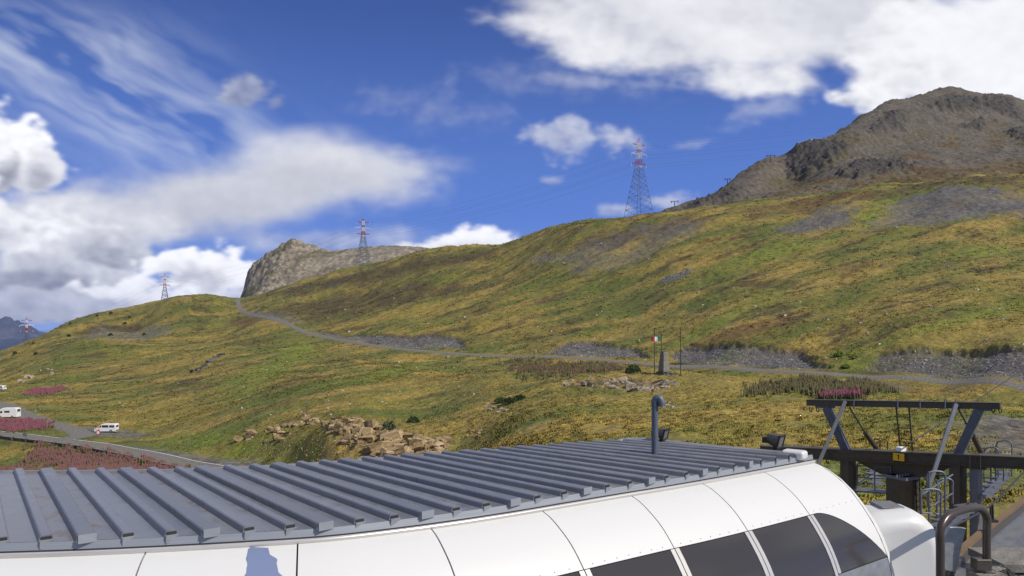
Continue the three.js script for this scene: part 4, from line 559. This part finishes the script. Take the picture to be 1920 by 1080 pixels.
// ---------------------------------------------------------------- lift gantry
const gz = (px, o = 0) => 1 / (1 / 33 + (1 / 26.8 - 1 / 33) * (px - 1440) / 480) + o, G = (px, py, o = 0) => P(px, py, gz(px, o));
{
  const g = new THREE.Group();
  const long = (a, b, w, h) => bar(a, b, w, h);
  part(g, 'main_beam', [long(G(1430, 845), G(1990, 870), 0.5, 0.44), long(G(1430, 836), G(1990, 859.5), 0.62, 0.05), long(G(1430, 853.5), G(1990, 880), 0.62, 0.05)], M.steel);
  part(g, 'beam_haunch', (() => { const s = [G(1595, 855), G(1790, 864), G(1752, 886), G(1716, 894), G(1668, 894), G(1640, 880)], pos = []; const f = s.map((p) => p.clone().add(V(0.12, 0, 0.14))), b = s.map((p) => p.clone().add(V(-0.12, 0, -0.14))); for (let i = 1; i + 1 < s.length; i++) pos.push(f[0], f[i], f[i + 1], b[0], b[i + 1], b[i]); for (let i = 0; i < s.length; i++) { const j = (i + 1) % s.length; pos.push(f[i], b[i], b[j], f[i], b[j], f[j]); } const q = new THREE.BufferGeometry().setFromPoints(pos); q.computeVertexNormals(); q.setAttribute('uv', new THREE.Float32BufferAttribute(pos.flatMap((p) => [p.x * 0.5, p.y * 0.5]), 2)); return q; })(), M.steel);
  part(g, 'upper_beam', [long(G(1514, 755), G(1876, 761), 0.26, 0.24), long(G(1514, 749.5), G(1876, 755.5), 0.34, 0.03)], M.steel);
  for (const px of [1585, 1601, 1683, 1725, 1772, 1792]) part(g, 'beam_clip', bar(G(px, 748, -0.19), G(px, 767, -0.19), 0.05, 0.03), M.galv);
  part(g, 'slanted_arm', [bar(G(1588, 846), G(1550, 764), 0.3, 0.3), bar(G(1596, 846, -0.17), G(1560, 770, -0.17), 0.05, 0.04)], M.pipe); part(g, 'slanted_arm', bar(G(1797, 852), G(1836, 768), 0.32, 0.3), M.pipe);
  part(g, 'arm_gusset', [bar(G(1530, 762), G(1565, 763), 0.2, 0.1), bar(G(1575, 843), G(1604, 844), 0.55, 0.08)], M.pipe); part(g, 'arm_gusset', [bar(G(1826, 767), G(1858, 768), 0.2, 0.1), bar(G(1780, 851), G(1812, 852), 0.55, 0.08)], M.pipe);
  for (const [a, b, c, d] of [[1585, 752, 1530, 880], [1793, 757, 1741, 915]]) part(g, 'pale_brace', bar(G(a, b, -0.35), G(c, d, -0.9), 0.09, 0.13), M.galvPale);
  for (const [a, b, c, d, e, f] of [[1593, 764, 1622, 811, 1644, 842], [1796, 765, 1822, 812, 1840, 850]]) { part(g, 'gas_strut', rod(G(a, b), G(c, d, 1), 0.035), M.steel); part(g, 'strut_sleeve', rod(G(c, d, 1), G(e, f, 1.6), 0.1, 10), M.steel); }
  const lad = part(g, 'ladder', [rod(G(1680, 761), G(1688, 842, 0.6), 0.035), rod(G(1704, 762), G(1711, 845, 0.6), 0.035)], M.steel); for (const t of [0.25, 0.5, 0.75, 0.9]) part(lad, 'rung', rod(G(mix(1680, 1688, t), mix(761, 842, t), 0.6 * t), G(mix(1704, 1711, t), mix(762, 845, t), 0.6 * t), 0.022), M.steel);
  const lad2 = part(g, 'ladder', [rod(G(1717, 893), G(1719, 985), 0.03), rod(G(1724, 893, 0.3), G(1726, 985, 0.3), 0.03)], M.dark); for (let t = 0.1; t < 1; t += 0.13) part(lad2, 'rung', rod(G(1717 + 2 * t, 893 + 92 * t), G(1724 + 2 * t, 893 + 92 * t, 0.3), 0.02), M.dark);
  const gy = (px) => hill.base((px - HX) / F * gz(px), gz(px)) - 0.4, col = (px, py, w, d, m, name = 'column') => { const a = G(px, py), h = a.y - gy(px); part(g, name, [box(a.x, a.y - h / 2, a.z, w, h, d, 0.5)], m); return a; };
  const cc = col(1692, 890, 0.86, 0.8, M.steel, 'central_column'); part(g, 'column_collar', box(cc.x, cc.y - 0.06, cc.z, 1.05, 0.12, 1.0, 0.5), M.galv);
  for (let i = -2; i <= 2; i++) part(g, 'collar_bolt', rod(V(cc.x + i * 0.16 - 0.2, cc.y, cc.z + 0.4 - i * 0.09), V(cc.x + i * 0.16 - 0.2, cc.y + 0.1, cc.z + 0.4 - i * 0.09), 0.03), M.galvPale);
  col(1590, 856, 0.46, 0.4, M.steel); col(1796, 866, 0.46, 0.4, M.steel); col(1830, 872, 0.3, 0.3, M.galv); part(g, 'column_head', [bar(G(1812, 874), G(1850, 877), 0.4, 0.12), rod(G(1818, 855, -0.36), G(1818, 880, -0.36), 0.02), rod(G(1838, 855, -0.36), G(1838, 880, -0.36), 0.02)], M.steel);
  part(g, 'control_box', rbox(...G(1689, 842, 0).add(V(0, 0.0, 0)).toArray(), 0.32, 0.17, 0.25, 0.02, 0.5), M.paintWhite, 'small white box on the beam');
  // yellow number plate
  const sp = G(1685, 857, -0.4), nrm = V(-0.68, 0, 0.73).normalize(), yaw = Math.atan2(nrm.x, nrm.z); const plate = new THREE.BoxGeometry(0.4, 0.29, 0.02); plate.rotateY(yaw); plate.translate(sp.x, sp.y, sp.z); const pl = part(g, 'number_plate', strip(plate), M.yellow, 'yellow plate with a black figure 1');
  const digit = [[0.0, 0.0, 0.035, 0.18], [-0.03, 0.072, 0.05, 0.03]].map(([x, y, w, h]) => { const q = new THREE.BoxGeometry(w, h, 0.012); q.translate(x, y, 0.014); q.rotateY(yaw); q.translate(sp.x, sp.y, sp.z); return strip(q); }); part(pl, 'digit', digit, M.black);
  for (const px of [1518, 1531, 1860, 1873]) { const a = G(px, 762); part(g, 'hook', tube([a, a.clone().add(V(0, -0.15, 0)), a.clone().add(V(0.05, -0.24, 0)), a.clone().add(V(0.1, -0.17, 0)), a.clone().add(V(0.09, -0.08, 0))], 0.02, 6, 14), M.steel); }
  // left service platform
  const tread = (c, w, d, yw, parent) => part(parent, 'tread', [box(0, 0, 0, w, 0.05, d), box(0, -0.03, d / 2 + 0.012, w, 0.12, 0.02), box(w / 2, -0.03, 0, 0.02, 0.12, d)].map((q) => q.rotateY(yw).translate(c.x, c.y, c.z)), M.galv);
  const railing = (name, pts2, h, parent) => { const r = part(parent, name, pts2.slice(0, -1).map((p, i) => rod(p.clone().add(V(0, h, 0)), pts2[i + 1].clone().add(V(0, h, 0)), 0.026, 7)).concat(pts2.slice(0, -1).map((p, i) => rod(p.clone().add(V(0, h * 0.5, 0)), pts2[i + 1].clone().add(V(0, h * 0.5, 0)), 0.02, 6))), M.galv); pts2.forEach((p) => part(r, 'post', rod(p, p.clone().add(V(0, h, 0)), 0.026, 7), M.galv)); };
  const wl = part(g, 'walkway', bar(G(1604, 918, 0.5), G(1671, 922, 0.3), 0.9, 0.06), M.galv); railing('railing', [G(1606, 917, 0.1), G(1640, 919, 0), G(1670, 921, -0.1)], 0.95, wl); railing('railing', [G(1608, 911, 1.4), G(1640, 912, 1.4), G(1670, 914, 1.4)], 0.95, wl);
  for (let i = 0; i < 4; i++) tread(G(1640 - 2 * i, 905 - 9 * i, 1.6 + i * 0.8), 0.7, 0.32, 0.5, wl);
  part(wl, 'brace', bar(G(1610, 905, 0.9), G(1655, 880, 2.2), 0.06, 0.1), M.galvPale);
  for (const [a, b, o] of [[1638, 1650, 1.5], [1650, 1664, 3]]) part(g, 'safety_hoop', hoop(G(a, 850, o), G(b, 850, o), 0.58, 0.026), M.steel);
  // right stair and its hoops
  const st = part(g, 'stair_stringer', bar(G(1826, 936, 0.4), G(1872, 893, 4), 0.06, 0.16), M.galv); for (let i = 0; i < 6; i++) { const t = i / 5; tread(G(mix(1842, 1880, t), mix(927, 886, t), mix(0.2, 4, t)), mix(0.82, 0.82, t), 0.34, 0.42, st); }
  for (const [a, b, y, o, h] of [[1868, 1897, 893, 4, 1.45], [1845, 1872, 905, 3, 1.4]]) part(g, 'safety_hoop', hoop(G(a, y, o), G(b, y, o), h, 0.028), M.galv);
  part(g, 'handrail', [rod(G(1822, 880, 0.4), G(1858, 838, 4), 0.026), rod(G(1808, 888, 1), G(1822, 890, 0.6), 0.026)], M.galv);
  part(g, 'tie_rod', [rod(G(1716, 889, 0.9), G(1783, 892, 0.6), 0.035), rod(G(1795, 892, 0.8), G(1870, 897, 0.8), 0.035)], M.galv);
  for (const px of [1858, 1867, 1882]) part(g, 'hanger_rod', rod(G(px, 868, 1.6), G(px, 902, 1.6), 0.03), M.galv);
  // stair with cage in front
  const f = part(g, 'front_stair', bar(P(1748, 1000, 23.2), P(1830, 946, 27), 0.06, 0.14), M.galv); for (let i = 0; i < 5; i++) { const t = i / 4; tread(P(mix(1764, 1812, t), mix(984, 948, t), mix(23.4, 27, t)), 0.88, 0.4, 0.42, f); }
  const cage = (a, b, y, z, h) => part(f, 'safety_hoop', hoop(P(a, y, z), P(b, y, z), h, 0.032), M.galv);
  cage(1727, 1764, 968, 23.4, 0.82); cage(1739, 1772, 950, 25, 1.15); cage(1759, 1786, 944, 26.4, 0.85);
  part(f, 'handrail', [rod(P(1728, 928, 23.4), P(1786, 890, 26.4), 0.03), rod(P(1729, 961, 23.4), P(1770, 965, 23.6), 0.028), rod(P(1745, 950, 23.8), P(1786, 925, 26.4), 0.026)], M.galv);
  for (const [px, y0, y1, z] of [[1742, 884, 985, 24.4], [1757, 900, 975, 24.8], [1772, 892, 962, 25.6]]) part(f, 'post', rod(P(px, y1, z), P(px, y0, z), 0.034, 8), M.galv);
  put(g, 'lift_gantry', 'dark steel chairlift gantry with catwalks and a yellow number plate', 'gantry');
}
{ // haul rope and the low rope over the guide rail
  const r1 = tube([P(1704, 832, 29), P(1830, 751, 33), P(1920, 691, 37), P(2100, 560, 48)], 0.03, 6, 30); put(new THREE.Mesh(r1, M.steel), 'haul_rope', 'steel rope rising from the gantry past its upper beam', 'cable');
  const r2 = tube([P(1752, 1003, 14), P(1830, 965, 17.5), P(1860, 945, 19), P(1925, 880, 23), P(2000, 810, 28)], 0.025, 6, 30); const gr = new THREE.Group(); part(gr, 'rope', r2, M.dark); for (const px of [1857, 1861]) part(gr, 'stanchion', rod(P(px, 946, 19), P(px + 1, 975, 19), 0.025), M.dark); part(gr, 'stanchion_foot', box(...P(1860, 976, 19).toArray(), 0.2, 0.06, 0.2), M.dark); put(gr, 'guard_rope', 'dark guard rope on a thin stanchion beside the sloping guide rail', 'rope');
  const h = new THREE.Group(), A = P(1763, 1100, 12.5), B = P(1850, 1062, 13.4), up = (q, y) => q.clone().setY(y), yt = P(1800, 955, 13).y, arch = tube([A.clone().add(V(0, -1.6, 0)), A.clone().add(V(0, -0.2, 0)), up(A, yt - 0.55), up(A, yt - 0.22), A.clone().lerp(B, 0.12).setY(yt - 0.05), A.clone().lerp(B, 0.3).setY(yt), A.clone().lerp(B, 0.68).setY(yt), A.clone().lerp(B, 0.87).setY(yt - 0.06), up(B, yt - 0.25), up(B, yt - 0.55), B], 0.068, 14, 70);
  part(h, 'arch_tube', arch, M.brownSteel); part(h, 'foot_clamp', [rbox(B.x - 0.1, B.y + 0.05, B.z, 0.28, 0.2, 0.2, 0.02), box(B.x, B.y - 0.1, B.z, 0.2, 0.02, 0.2)], M.steel); part(h, 'pedestal', box(B.x, B.y - 1.7, B.z, 0.5, 3.2, 0.4), M.concrete);
  put(h, 'tube_arch', 'brown bent steel tube arch on a clamp beside the white cover', 'arch');
  // sloping guide rail
  const q = new THREE.Group(), c = [P(1752, 1112, 13), P(1820, 1062, 16), P(1868, 1014, 19), P(1948, 944, 24.5)], off = (v, x, y) => v.map((p) => p.clone().add(V(x, y, 0)));
  for (let i = 0; i + 1 < c.length; i++) { const a = c[i], b = c[i + 1]; part(q, 'rail_side', bar(a.clone().add(V(0.37, -0.24, 0.1)), b.clone().add(V(0.37, -0.24, 0.1)), 0.05, 0.4), M.galv); part(q, 'rail_bed', bar(a.clone().add(V(0.1, -0.06, 0)), b.clone().add(V(0.1, -0.06, 0)), 0.5, 0.06), M.zinc[0]); part(q, 'rail_lip', bar(a.clone().add(V(-0.25, 0.06, 0)), b.clone().add(V(-0.25, 0.06, 0)), 0.07, 0.16), M.steel); if (i > 0) for (const [ox, oy] of [[-0.34, 0.08], [-0.44, 0.18]]) part(q, 'timber_board', bar(a.clone().add(V(ox, oy, 0)), b.clone().add(V(ox, oy, 0)), 0.07, 0.12), M.rust); }
  for (const t of [0, 1, 2]) part(q, 'support', box(c[t + 1].x + 0.1, c[t + 1].y - 1.6, c[t + 1].z, 0.2, 2.9, 0.2), M.concrete); put(q, 'guide_rail', 'sloping grey metal guide rail with rusty timber boards', 'rail');
  // pale deflector plate
  const d = new THREE.Shape(); [[1783, 990], [1811, 992], [1802, 1030], [1792, 1075], [1768, 1066], [1760, 1029]].forEach(([a, b], i) => { const p = P(a, b, 13.6); i ? d.lineTo(p.x, p.y) : d.moveTo(p.x, p.y); }); const dg = new THREE.ExtrudeGeometry(d, { depth: 0.08, bevelEnabled: true, bevelSize: 0.01, bevelThickness: 0.01, bevelSegments: 1 }); dg.translate(0, 0, -13.7); const dgp = new THREE.Group(); part(dgp, 'plate', dg, M.galvPale); part(dgp, 'plate_foot', bar(P(1780, 1072, 13.65), P(1780, 1240, 13.65), 0.12, 0.12), M.steel); put(dgp, 'deflector_plate', 'pale angled sheet-metal plate under the tube arch', 'plate');
  // concrete platform
  const k = new THREE.Group(), s0 = P(1985, 1050, 15.5); part(k, 'deck', box(s0.x, s0.y - 0.02, s0.z - 0.1, 2.9, 0.16, 1.2), M.concrete); part(k, 'edge_beam', box(s0.x, s0.y - 0.3, s0.z + 0.52, 2.9, 0.3, 0.12), M.stoneMid); part(k, 'footing', box(s0.x, s0.y - 2.4, s0.z - 0.1, 2.5, 4.5, 0.9), M.concrete); const bl = P(1872, 1075, 13.6); part(k, 'block', rbox(bl.x, bl.y - 0.7, bl.z, 0.34, 1.6, 0.4, 0.02), M.stone); put(k, 'boarding_platform', 'concrete boarding platform beside the guide rail', 'platform');
}

// ---------------------------------------------------------------- monument, flagpoles, fence
{
  const b = hill.at(1245, 150), g = new THREE.Group(); g.position.copy(b); const pm = 150 / F, ry = 0.62;
  part(g, 'plinth', [box(0, 0.1, 0, 3.2, 0.6, 2.6, ry)], M.stoneMid); part(g, 'step', box(0, 0.5, 0, 2.3, 0.3, 2.0, ry), M.stone);
  const n = 9, H = 3.9; for (let i = 0; i < n; i++) { const t = i / n, w = mix(1.9, 1.15, (t + 0.5 / n)) + rr(-0.03, 0.03), d = mix(1.5, 0.95, t + 0.5 / n) + rr(-0.03, 0.03), h = H / n - 0.012; const q = rbox(rr(-0.012, 0.012), 0.65 + H * t + h / 2, rr(-0.012, 0.012), w, h, d, 0.03, ry); part(g, 'stone_course', q, rnd() < 0.4 ? M.concrete : M.monument); }
  part(g, 'cap', rbox(0, 0.65 + H + 0.06, 0, 1.1, 0.14, 0.92, 0.03, ry), M.stoneMid); put(g, 'stone_monument', 'tapering stone monument pillar between the flagpoles', 'monument');
  for (const [px, top, z, label] of [[1227, 616, 149, 'dark flagpole crossing in front of the red end of the flag'], [1240, 627, 154, 'flagpole carrying the green, white and red flag'], [1276, 615, 147, 'bare dark flagpole standing apart on the mound']]) { const q = hill.at(px, z), h = P(px, top, z).y - q.y, o = new THREE.Group(); o.position.copy(q); part(o, 'pole', rod(V(0, -0.3, 0), V(0, h, 0), 0.085, 8, 0.06), M.dark); part(o, 'pole_foot', box(0, 0.1, 0, 0.4, 0.4, 0.4), M.stone); part(o, 'finial', new THREE.SphereGeometry(0.1, 8, 6).translate(0, h + 0.06, 0), M.dark); put(o, 'flagpole', label, 'flagpole', 'flagpoles by the monument'); }
  const fz = 154, f0 = P(1240, 631, fz), fl = new THREE.Group(); fl.position.copy(f0); const W = 2.0, Hh = 0.95;
  const stripe = (a, c, m, name) => { const s = new THREE.PlaneGeometry(1, 1, 8, 5), p = s.attributes.position; for (let i = 0; i < p.count; i++) { const u = mix(a, c, p.getX(i) + 0.5), v = p.getY(i) + 0.5; p.setXYZ(i, -u * W - 0.06, (v - 1) * Hh * (1 - 0.1 * u) - 0.12 * u * u + 0.05 * Math.sin(u * 11), 0.18 * Math.sin(u * 9 + v) * u); } s.computeVertexNormals(); part(fl, name, s, m); };
  stripe(0, 1 / 3, M.flagGreen, 'green_stripe'); stripe(1 / 3, 2 / 3, M.flagWhite, 'white_stripe'); stripe(2 / 3, 1, M.flagRed, 'red_stripe'); put(fl, 'flag', 'green, white and red flag blowing from its pole', 'flag');
  const fe = new THREE.Group(), q0 = [[1205, 149], [1219, 147], [1236, 146.5], [1258, 146.5], [1266, 148.5]].map(([px, z]) => hill.at(px, z)); fe.position.copy(q0[0]); const o = q0.map((p) => p.clone().sub(q0[0]));
  o.forEach((p) => part(fe, 'post', bar(p.clone().add(V(0, -0.2, 0)), p.clone().add(V(0, 0.85, 0)), 0.1), M.dark)); for (let i = 0; i + 1 < o.length; i++) part(fe, 'rail', bar(o[i].clone().add(V(0, 0.5, 0)), o[i + 1].clone().add(V(0, 0.5, 0)), 0.07, 0.12), M.dark); put(fe, 'low_fence', 'low dark rail fence round the monument plinth', 'fence');
}

// ---------------------------------------------------------------- vans and signs
function van(px, z, yaw, len, ht, wid, prof, wins, label, opts = {}) {                 // side outline in fractions of length and height, nose at 0
  const x = (px - HX) / F * z, g = new THREE.Group(); g.position.set(x, hill.base(x, z) + 0.12, -z); g.rotation.y = yaw;
  const s = new THREE.Shape(); prof.forEach(([a, b], i) => { const X = (a - 0.5) * len, Y = b * ht; i ? s.lineTo(X, Y) : s.moveTo(X, Y); });
  const e = new THREE.ExtrudeGeometry(s, { depth: wid - 0.16, bevelEnabled: true, bevelSize: 0.06, bevelThickness: 0.08, bevelSegments: 3 }); e.translate(0, 0, -(wid - 0.16) / 2); part(g, 'body', e, opts.body || M.vanWhite);
  for (const [a, b, c, d, k = 0] of wins) for (const sd of [1, -1]) { const w = new THREE.Shape(); [[a + k, d], [c, d], [c, b], [a, b]].forEach(([u, v], i) => { const X = (u - 0.5) * len, Y = v * ht; i ? w.lineTo(X, Y) : w.moveTo(X, Y); }); const q = new THREE.ExtrudeGeometry(w, { depth: 0.02, bevelEnabled: false }); q.translate(0, 0, sd > 0 ? wid / 2 - 0.012 : -wid / 2 - 0.008); part(g, 'side_window', q, M.glass); }
  if (opts.shield) { const [a0, b0, a1, b1] = opts.shield, c = V((a0 - 0.5) * len, b0 * ht, 0), d = V((a1 - 0.5) * len, b1 * ht, 0), w = bar(c, d, wid - 0.3, 0.03, V(-1, 0.6, 0)); w.translate(-0.075, 0.03, 0); part(g, 'windscreen', w, M.glass); }
  part(g, 'rear_window', box(len / 2 + 0.05, ht * 0.74, 0, 0.03, ht * 0.25, wid * 0.7), M.glass);
  for (const sd of [1, -1]) { for (const wx of opts.wheels || [0.19, 0.79]) { const t = new THREE.CylinderGeometry(0.34, 0.34, 0.24, 18); t.rotateX(Math.PI / 2); t.translate((wx - 0.5) * len, 0.34 - 0.0, sd * (wid / 2 - 0.1)); const w = part(g, 'wheel', strip(t), M.tyre); const r = new THREE.CylinderGeometry(0.19, 0.19, 0.04, 12); r.rotateX(Math.PI / 2); r.translate((wx - 0.5) * len, 0.34, sd * (wid / 2 + 0.03)); part(w, 'rim', strip(r), M.hub); }
    part(g, 'headlight', rbox(-len / 2 - 0.03, ht * 0.4, sd * (wid / 2 - 0.3), 0.08, 0.2, 0.3, 0.03), M.lampGlass); part(g, 'tail_light', rbox(len / 2 + 0.04, ht * 0.5, sd * (wid / 2 - 0.14), 0.06, 0.4, 0.14, 0.02), M.tailRed); part(g, 'mirror', rbox((opts.mirror || 0.2) * len - len / 2, ht * 0.6, sd * (wid / 2 + 0.1), 0.08, 0.24, 0.14, 0.03), M.dark); }
  part(g, 'bumper', rbox(-len / 2 - 0.03, ht * 0.22, 0, 0.14, 0.24, wid - 0.1, 0.04), opts.bumper || M.dark); part(g, 'bumper', rbox(len / 2 + 0.03, ht * 0.22, 0, 0.14, 0.22, wid - 0.1, 0.04), opts.bumper || M.dark);
  part(g, 'sill', box(0, ht * 0.135, 0, len * 0.92, 0.1, wid - 0.04), M.dark); put(g, opts.name || 'van', label, opts.cat || 'van');
}
M.vanWhite = std(L(0.72, 0.72, 0.71), 0.35);
van(200, 182, 0.05, 4.9, 1.95, 1.9, [[0, 0.15], [0, 0.42], [0.04, 0.5], [0.16, 0.58], [0.3, 0.94], [0.36, 0.99], [0.96, 1], [1, 0.9], [1, 0.15]], [[0.21, 0.62, 0.33, 0.88, 0.08], [0.36, 0.6, 0.67, 0.9], [0.71, 0.6, 0.95, 0.88]], 'white minibus with dark windows parked at the gravel lay-by', { shield: [0.15, 0.57, 0.29, 0.92], name: 'minibus', cat: 'minibus' });
van(16, 211, 0.05, 5.5, 2.75, 2.05, [[0, 0.12], [0, 0.36], [0.05, 0.44], [0.11, 0.5], [0.2, 0.88], [0.28, 0.98], [0.9, 1], [1, 0.92], [1, 0.12]], [[0.17, 0.5, 0.3, 0.72, 0.05], [0.4, 0.54, 0.66, 0.74]], 'tall cream-white camper van beside the gravel lane', { shield: [0.11, 0.5, 0.195, 0.84], name: 'camper_van', cat: 'camper van', bumper: M.vanWhite });
van(1, 311, -0.25, 4.6, 1.8, 1.85, [[0, 0.15], [0, 0.45], [0.2, 0.55], [0.32, 0.92], [0.38, 1], [0.88, 0.98], [1, 0.55], [1, 0.15]], [[0.27, 0.6, 0.4, 0.88, 0.08], [0.43, 0.6, 0.66, 0.88], [0.69, 0.6, 0.9, 0.88]], 'small white car parked farthest up the lane by pale stones', { shield: [0.19, 0.54, 0.31, 0.9], name: 'parked_car', cat: 'car' });
{
  const q = hill.at(184, 165), g = new THREE.Group(); q.y = hill.base(q.x, -q.z); g.position.copy(q); const yb = P(184, 0, 165), y1 = P(183, 804, 165).y - q.y, y2 = P(184, 811, 165).y - q.y;
  part(g, 'post', rod(V(0, -0.2, 0), V(0, y1 + 0.4, 0), 0.05, 8), M.galv);
  for (const [x, y] of [[-0.12, y1], [0.04, y2]]) { const d = new THREE.CylinderGeometry(0.42, 0.42, 0.03, 24); d.rotateX(Math.PI / 2); d.translate(x, y, 0.08); const s = part(g, 'sign_disc', strip(d), M.red); const w = new THREE.CylinderGeometry(0.3, 0.3, 0.012, 24); w.rotateX(Math.PI / 2); w.translate(x, y, 0.1); part(s, 'sign_face', strip(w), M.paintWhite); const m = box(x, y, 0.11, 0.3, 0.06, 0.01); part(s, 'sign_bar', m, M.red); }
  put(g, 'road_sign', 'two round red and white signs on one post by the road', 'road sign');
}
{ const q = hill.at(47, 164); q.y = hill.base(q.x, -q.z); const g = new THREE.Group(); g.position.copy(q); part(g, 'post', rod(V(0, -0.2, 0), V(0, 2.0, 0), 0.05, 8), M.galv); part(g, 'sign_panel', rbox(0, 2.0, 0.06, 0.9, 0.75, 0.04, 0.02), M.galv); put(g, 'sign_back', 'grey sign panel on a post seen behind the parapet wall', 'road sign'); }

// ---------------------------------------------------------------- pylons, wires, far buildings
function pylon(px, topPy, basePy, z, half, yaw, label, wide) {
  const base = P(px, basePy, z), H = (basePy - topPy) / F * z, g = new THREE.Group(); g.position.copy(base); g.rotation.y = yaw; const k = wide ? 1 : 0.8;
  const body = 0.64, wAt = (t) => (t < body ? mix(half, half * 0.24, t / body) : mix(half * 0.24, half * 0.14, (t - body) / (0.93 - body))), m = Math.max(0.12, z * 0.00024), C = (i, t) => V([1, -1, -1, 1][i] * wAt(t), t * H, [1, 1, -1, -1][i] * wAt(t));
  const matAt = (t) => (t < 0.62 ? M.pylonGrey : Math.floor(t * 14) % 2 ? M.pylonRed : M.pylonWhite);
  for (let i = 0; i < 4; i++) { part(g, 'leg', rod(C(i, -0.06), C(i, body), m, 5), M.pylonGrey); }
  const brace = { grey: [], red: [], white: [] }, ts = []; for (let t = 0; t < body - 0.01; t += mix(0.085, 0.05, t / body)) ts.push(t); ts.push(body); for (let i = 1; i <= 7; i++) ts.push(body + (0.93 - body) * i / 7);
  for (let j = 0; j + 1 < ts.length; j++) { const key = matAt(ts[j] + 0.01) === M.pylonGrey ? 'grey' : matAt(ts[j] + 0.01) === M.pylonRed ? 'red' : 'white'; for (let i = 0; i < 4; i++) { const n = (i + 1) % 4; brace[key].push(rod(C(i, ts[j]), C(n, ts[j + 1]), m * 0.6, 4), rod(C(n, ts[j]), C(i, ts[j + 1]), m * 0.6, 4)); if (ts[j] >= body - 0.01) brace[key].push(rod(C(i, ts[j]), C(i, ts[j + 1]), m, 4)); if (j % 2) brace[key].push(rod(C(i, ts[j]), C(n, ts[j]), m * 0.6, 4)); } }
  part(g, 'lower_lattice', brace.grey, M.pylonGrey); part(g, 'red_lattice', brace.red, M.pylonRed); part(g, 'white_lattice', brace.white, M.pylonWhite);
  part(g, 'peak', [rod(V(0, 0.93 * H, 0), V(0, H, 0), m, 5, m * 0.5), ...[0, 1, 2, 3].map((i) => rod(C(i, 0.93), V(0, 0.985 * H, 0), m * 0.7, 4))], M.pylonRed);
  const tips = []; [0.66, 0.78, 0.9].forEach((t, n) => { const a = (wide ? [0.075, 0.085, 0.068] : [0.1, 0.12, 0.1])[n] * H * 1.15, w = wAt(t); for (const sd of [1, -1]) { const tip = V(sd * (w + a), t * H + 0.004 * H, 0); part(g, 'cross_arm', [rod(V(sd * w, t * H, w), tip, m * 0.9, 4), rod(V(sd * w, t * H, -w), tip, m * 0.9, 4), rod(V(sd * w, (t + 0.035) * H, 0), tip, m * 0.8, 4), rod(V(sd * (w + a * 0.5), t * H, w * 0.5), V(sd * (w + a * 0.5), (t + 0.018) * H, 0), m * 0.6, 4), rod(V(sd * (w + a * 0.5), t * H, w * 0.5), V(sd * (w + a * 0.5), t * H, -w * 0.5), m * 0.6, 4)], n === 1 ? M.pylonWhite : wide && n === 0 ? M.pylonRed : M.pylonRed); part(g, 'insulator', rod(tip, tip.clone().add(V(0, -0.045 * H, 0)), m * 1.1, 5), M.insulator); tips.push(tip.clone().add(V(0, -0.045 * H, 0))); } });
  put(g, 'pylon', label, 'pylon', 'power pylons crossing the hills'); g.updateMatrixWorld(true); return tips.map((p) => p.applyMatrix4(g.matrixWorld));
}
const t1 = pylon(1198, 257, 406, 448, 6.3, 0.5, 'tall wide-based red and white pylon on the grassy ridge', true), t2 = pylon(681, 408, 500, 619, 5.2, 0.5, 'red and white pylon standing before the pale crag', false), t3 = pylon(309, 513, 578, 900, 5.2, 0.5, 'grey pylon showing above the rounded hill', false), t4 = pylon(50, 594, 668, 1300, 5.6, 0.4, 'small distant pylon before the blue mountains', false);
{ const right = t1.map((p) => p.clone().add(V(420, 75, -20))); for (const [a, b] of [[t1, t2], [t2, t3], [t3, t4], [right, t1]]) a.forEach((p, i) => { const q = b[i], v = []; for (let k = 0; k <= 20; k++) { const t = k / 20, w = p.clone().lerp(q, t); w.y -= 4 * t * (1 - t) * p.distanceTo(q) * 0.022; v.push(w); } put(new THREE.Mesh(tube(v, 0.03, 4, 40), M.pylonGrey), 'power_line', 'thin power line strung between the pylons', 'cable', 'power lines between the pylons'); }); }
{
  const g = new THREE.Group(), c = P(733, 474, 1180); g.position.copy(c); part(g, 'body', rbox(0, 0.3, 0, 9, 3.0, 7, 0.3), M.pipe); part(g, 'window_band', box(0, 1.0, 3.55, 8, 0.9, 0.1), M.glass); part(g, 'roof', box(0, 2.1, 0, 11.4, 0.5, 8), M.dark); part(g, 'base', box(0, -4, 0, 5, 6, 5), M.steel); put(g, 'summit_station', 'small dark lift building on the skyline beside the pale crag', 'building');
  const m = P(747, 470, 1190), mg = new THREE.Group(); mg.position.copy(m); part(mg, 'mast', rod(V(0, -9, 0), V(0, 6, 0), 0.22, 5), M.steel); part(mg, 'yard', rod(V(-3, 5, 0), V(3, 5.4, 0), 0.18, 4), M.galvPale); put(mg, 'mast', 'thin mast beside the small skyline building', 'mast');
  for (const [px, py, z, s, label] of [[1265, 378, 612, 5, 'ski-lift tower at the low end of the rocky ridge'], [1364, 336, 655, 4, 'ski-lift tower partway up the rocky ridge'], [1445, 292, 705, 7, 'ski-lift tower below the dark cliff on the ridge'], [1523, 268, 765, 4, 'ski-lift tower above the dark cliff']]) { const q = P(px, py, z), o = new THREE.Group(), y0 = peak.y(q.x, z) - q.y; o.position.copy(q); part(o, 'mast', rod(V(0, Math.min(y0 - 1, -3), 0), V(0, 0, 0), 0.35, 6), M.steel); part(o, 'cross_arm', bar(V(-s / 2 - 1, 0.2, 0), V(s / 2 + 1, 0.5, 0), 0.45, 0.4), M.steel); part(o, 'sheave_bank', [box(-s / 2, -0.5, 0, 0.5, 0.5, 3), box(s / 2, -0.4, 0, 0.5, 0.5, 3)], M.steel); put(o, 'lift_tower', label, 'lift tower', 'ski-lift towers on the rocky ridge'); }
}
renderer.render(scene, camera);
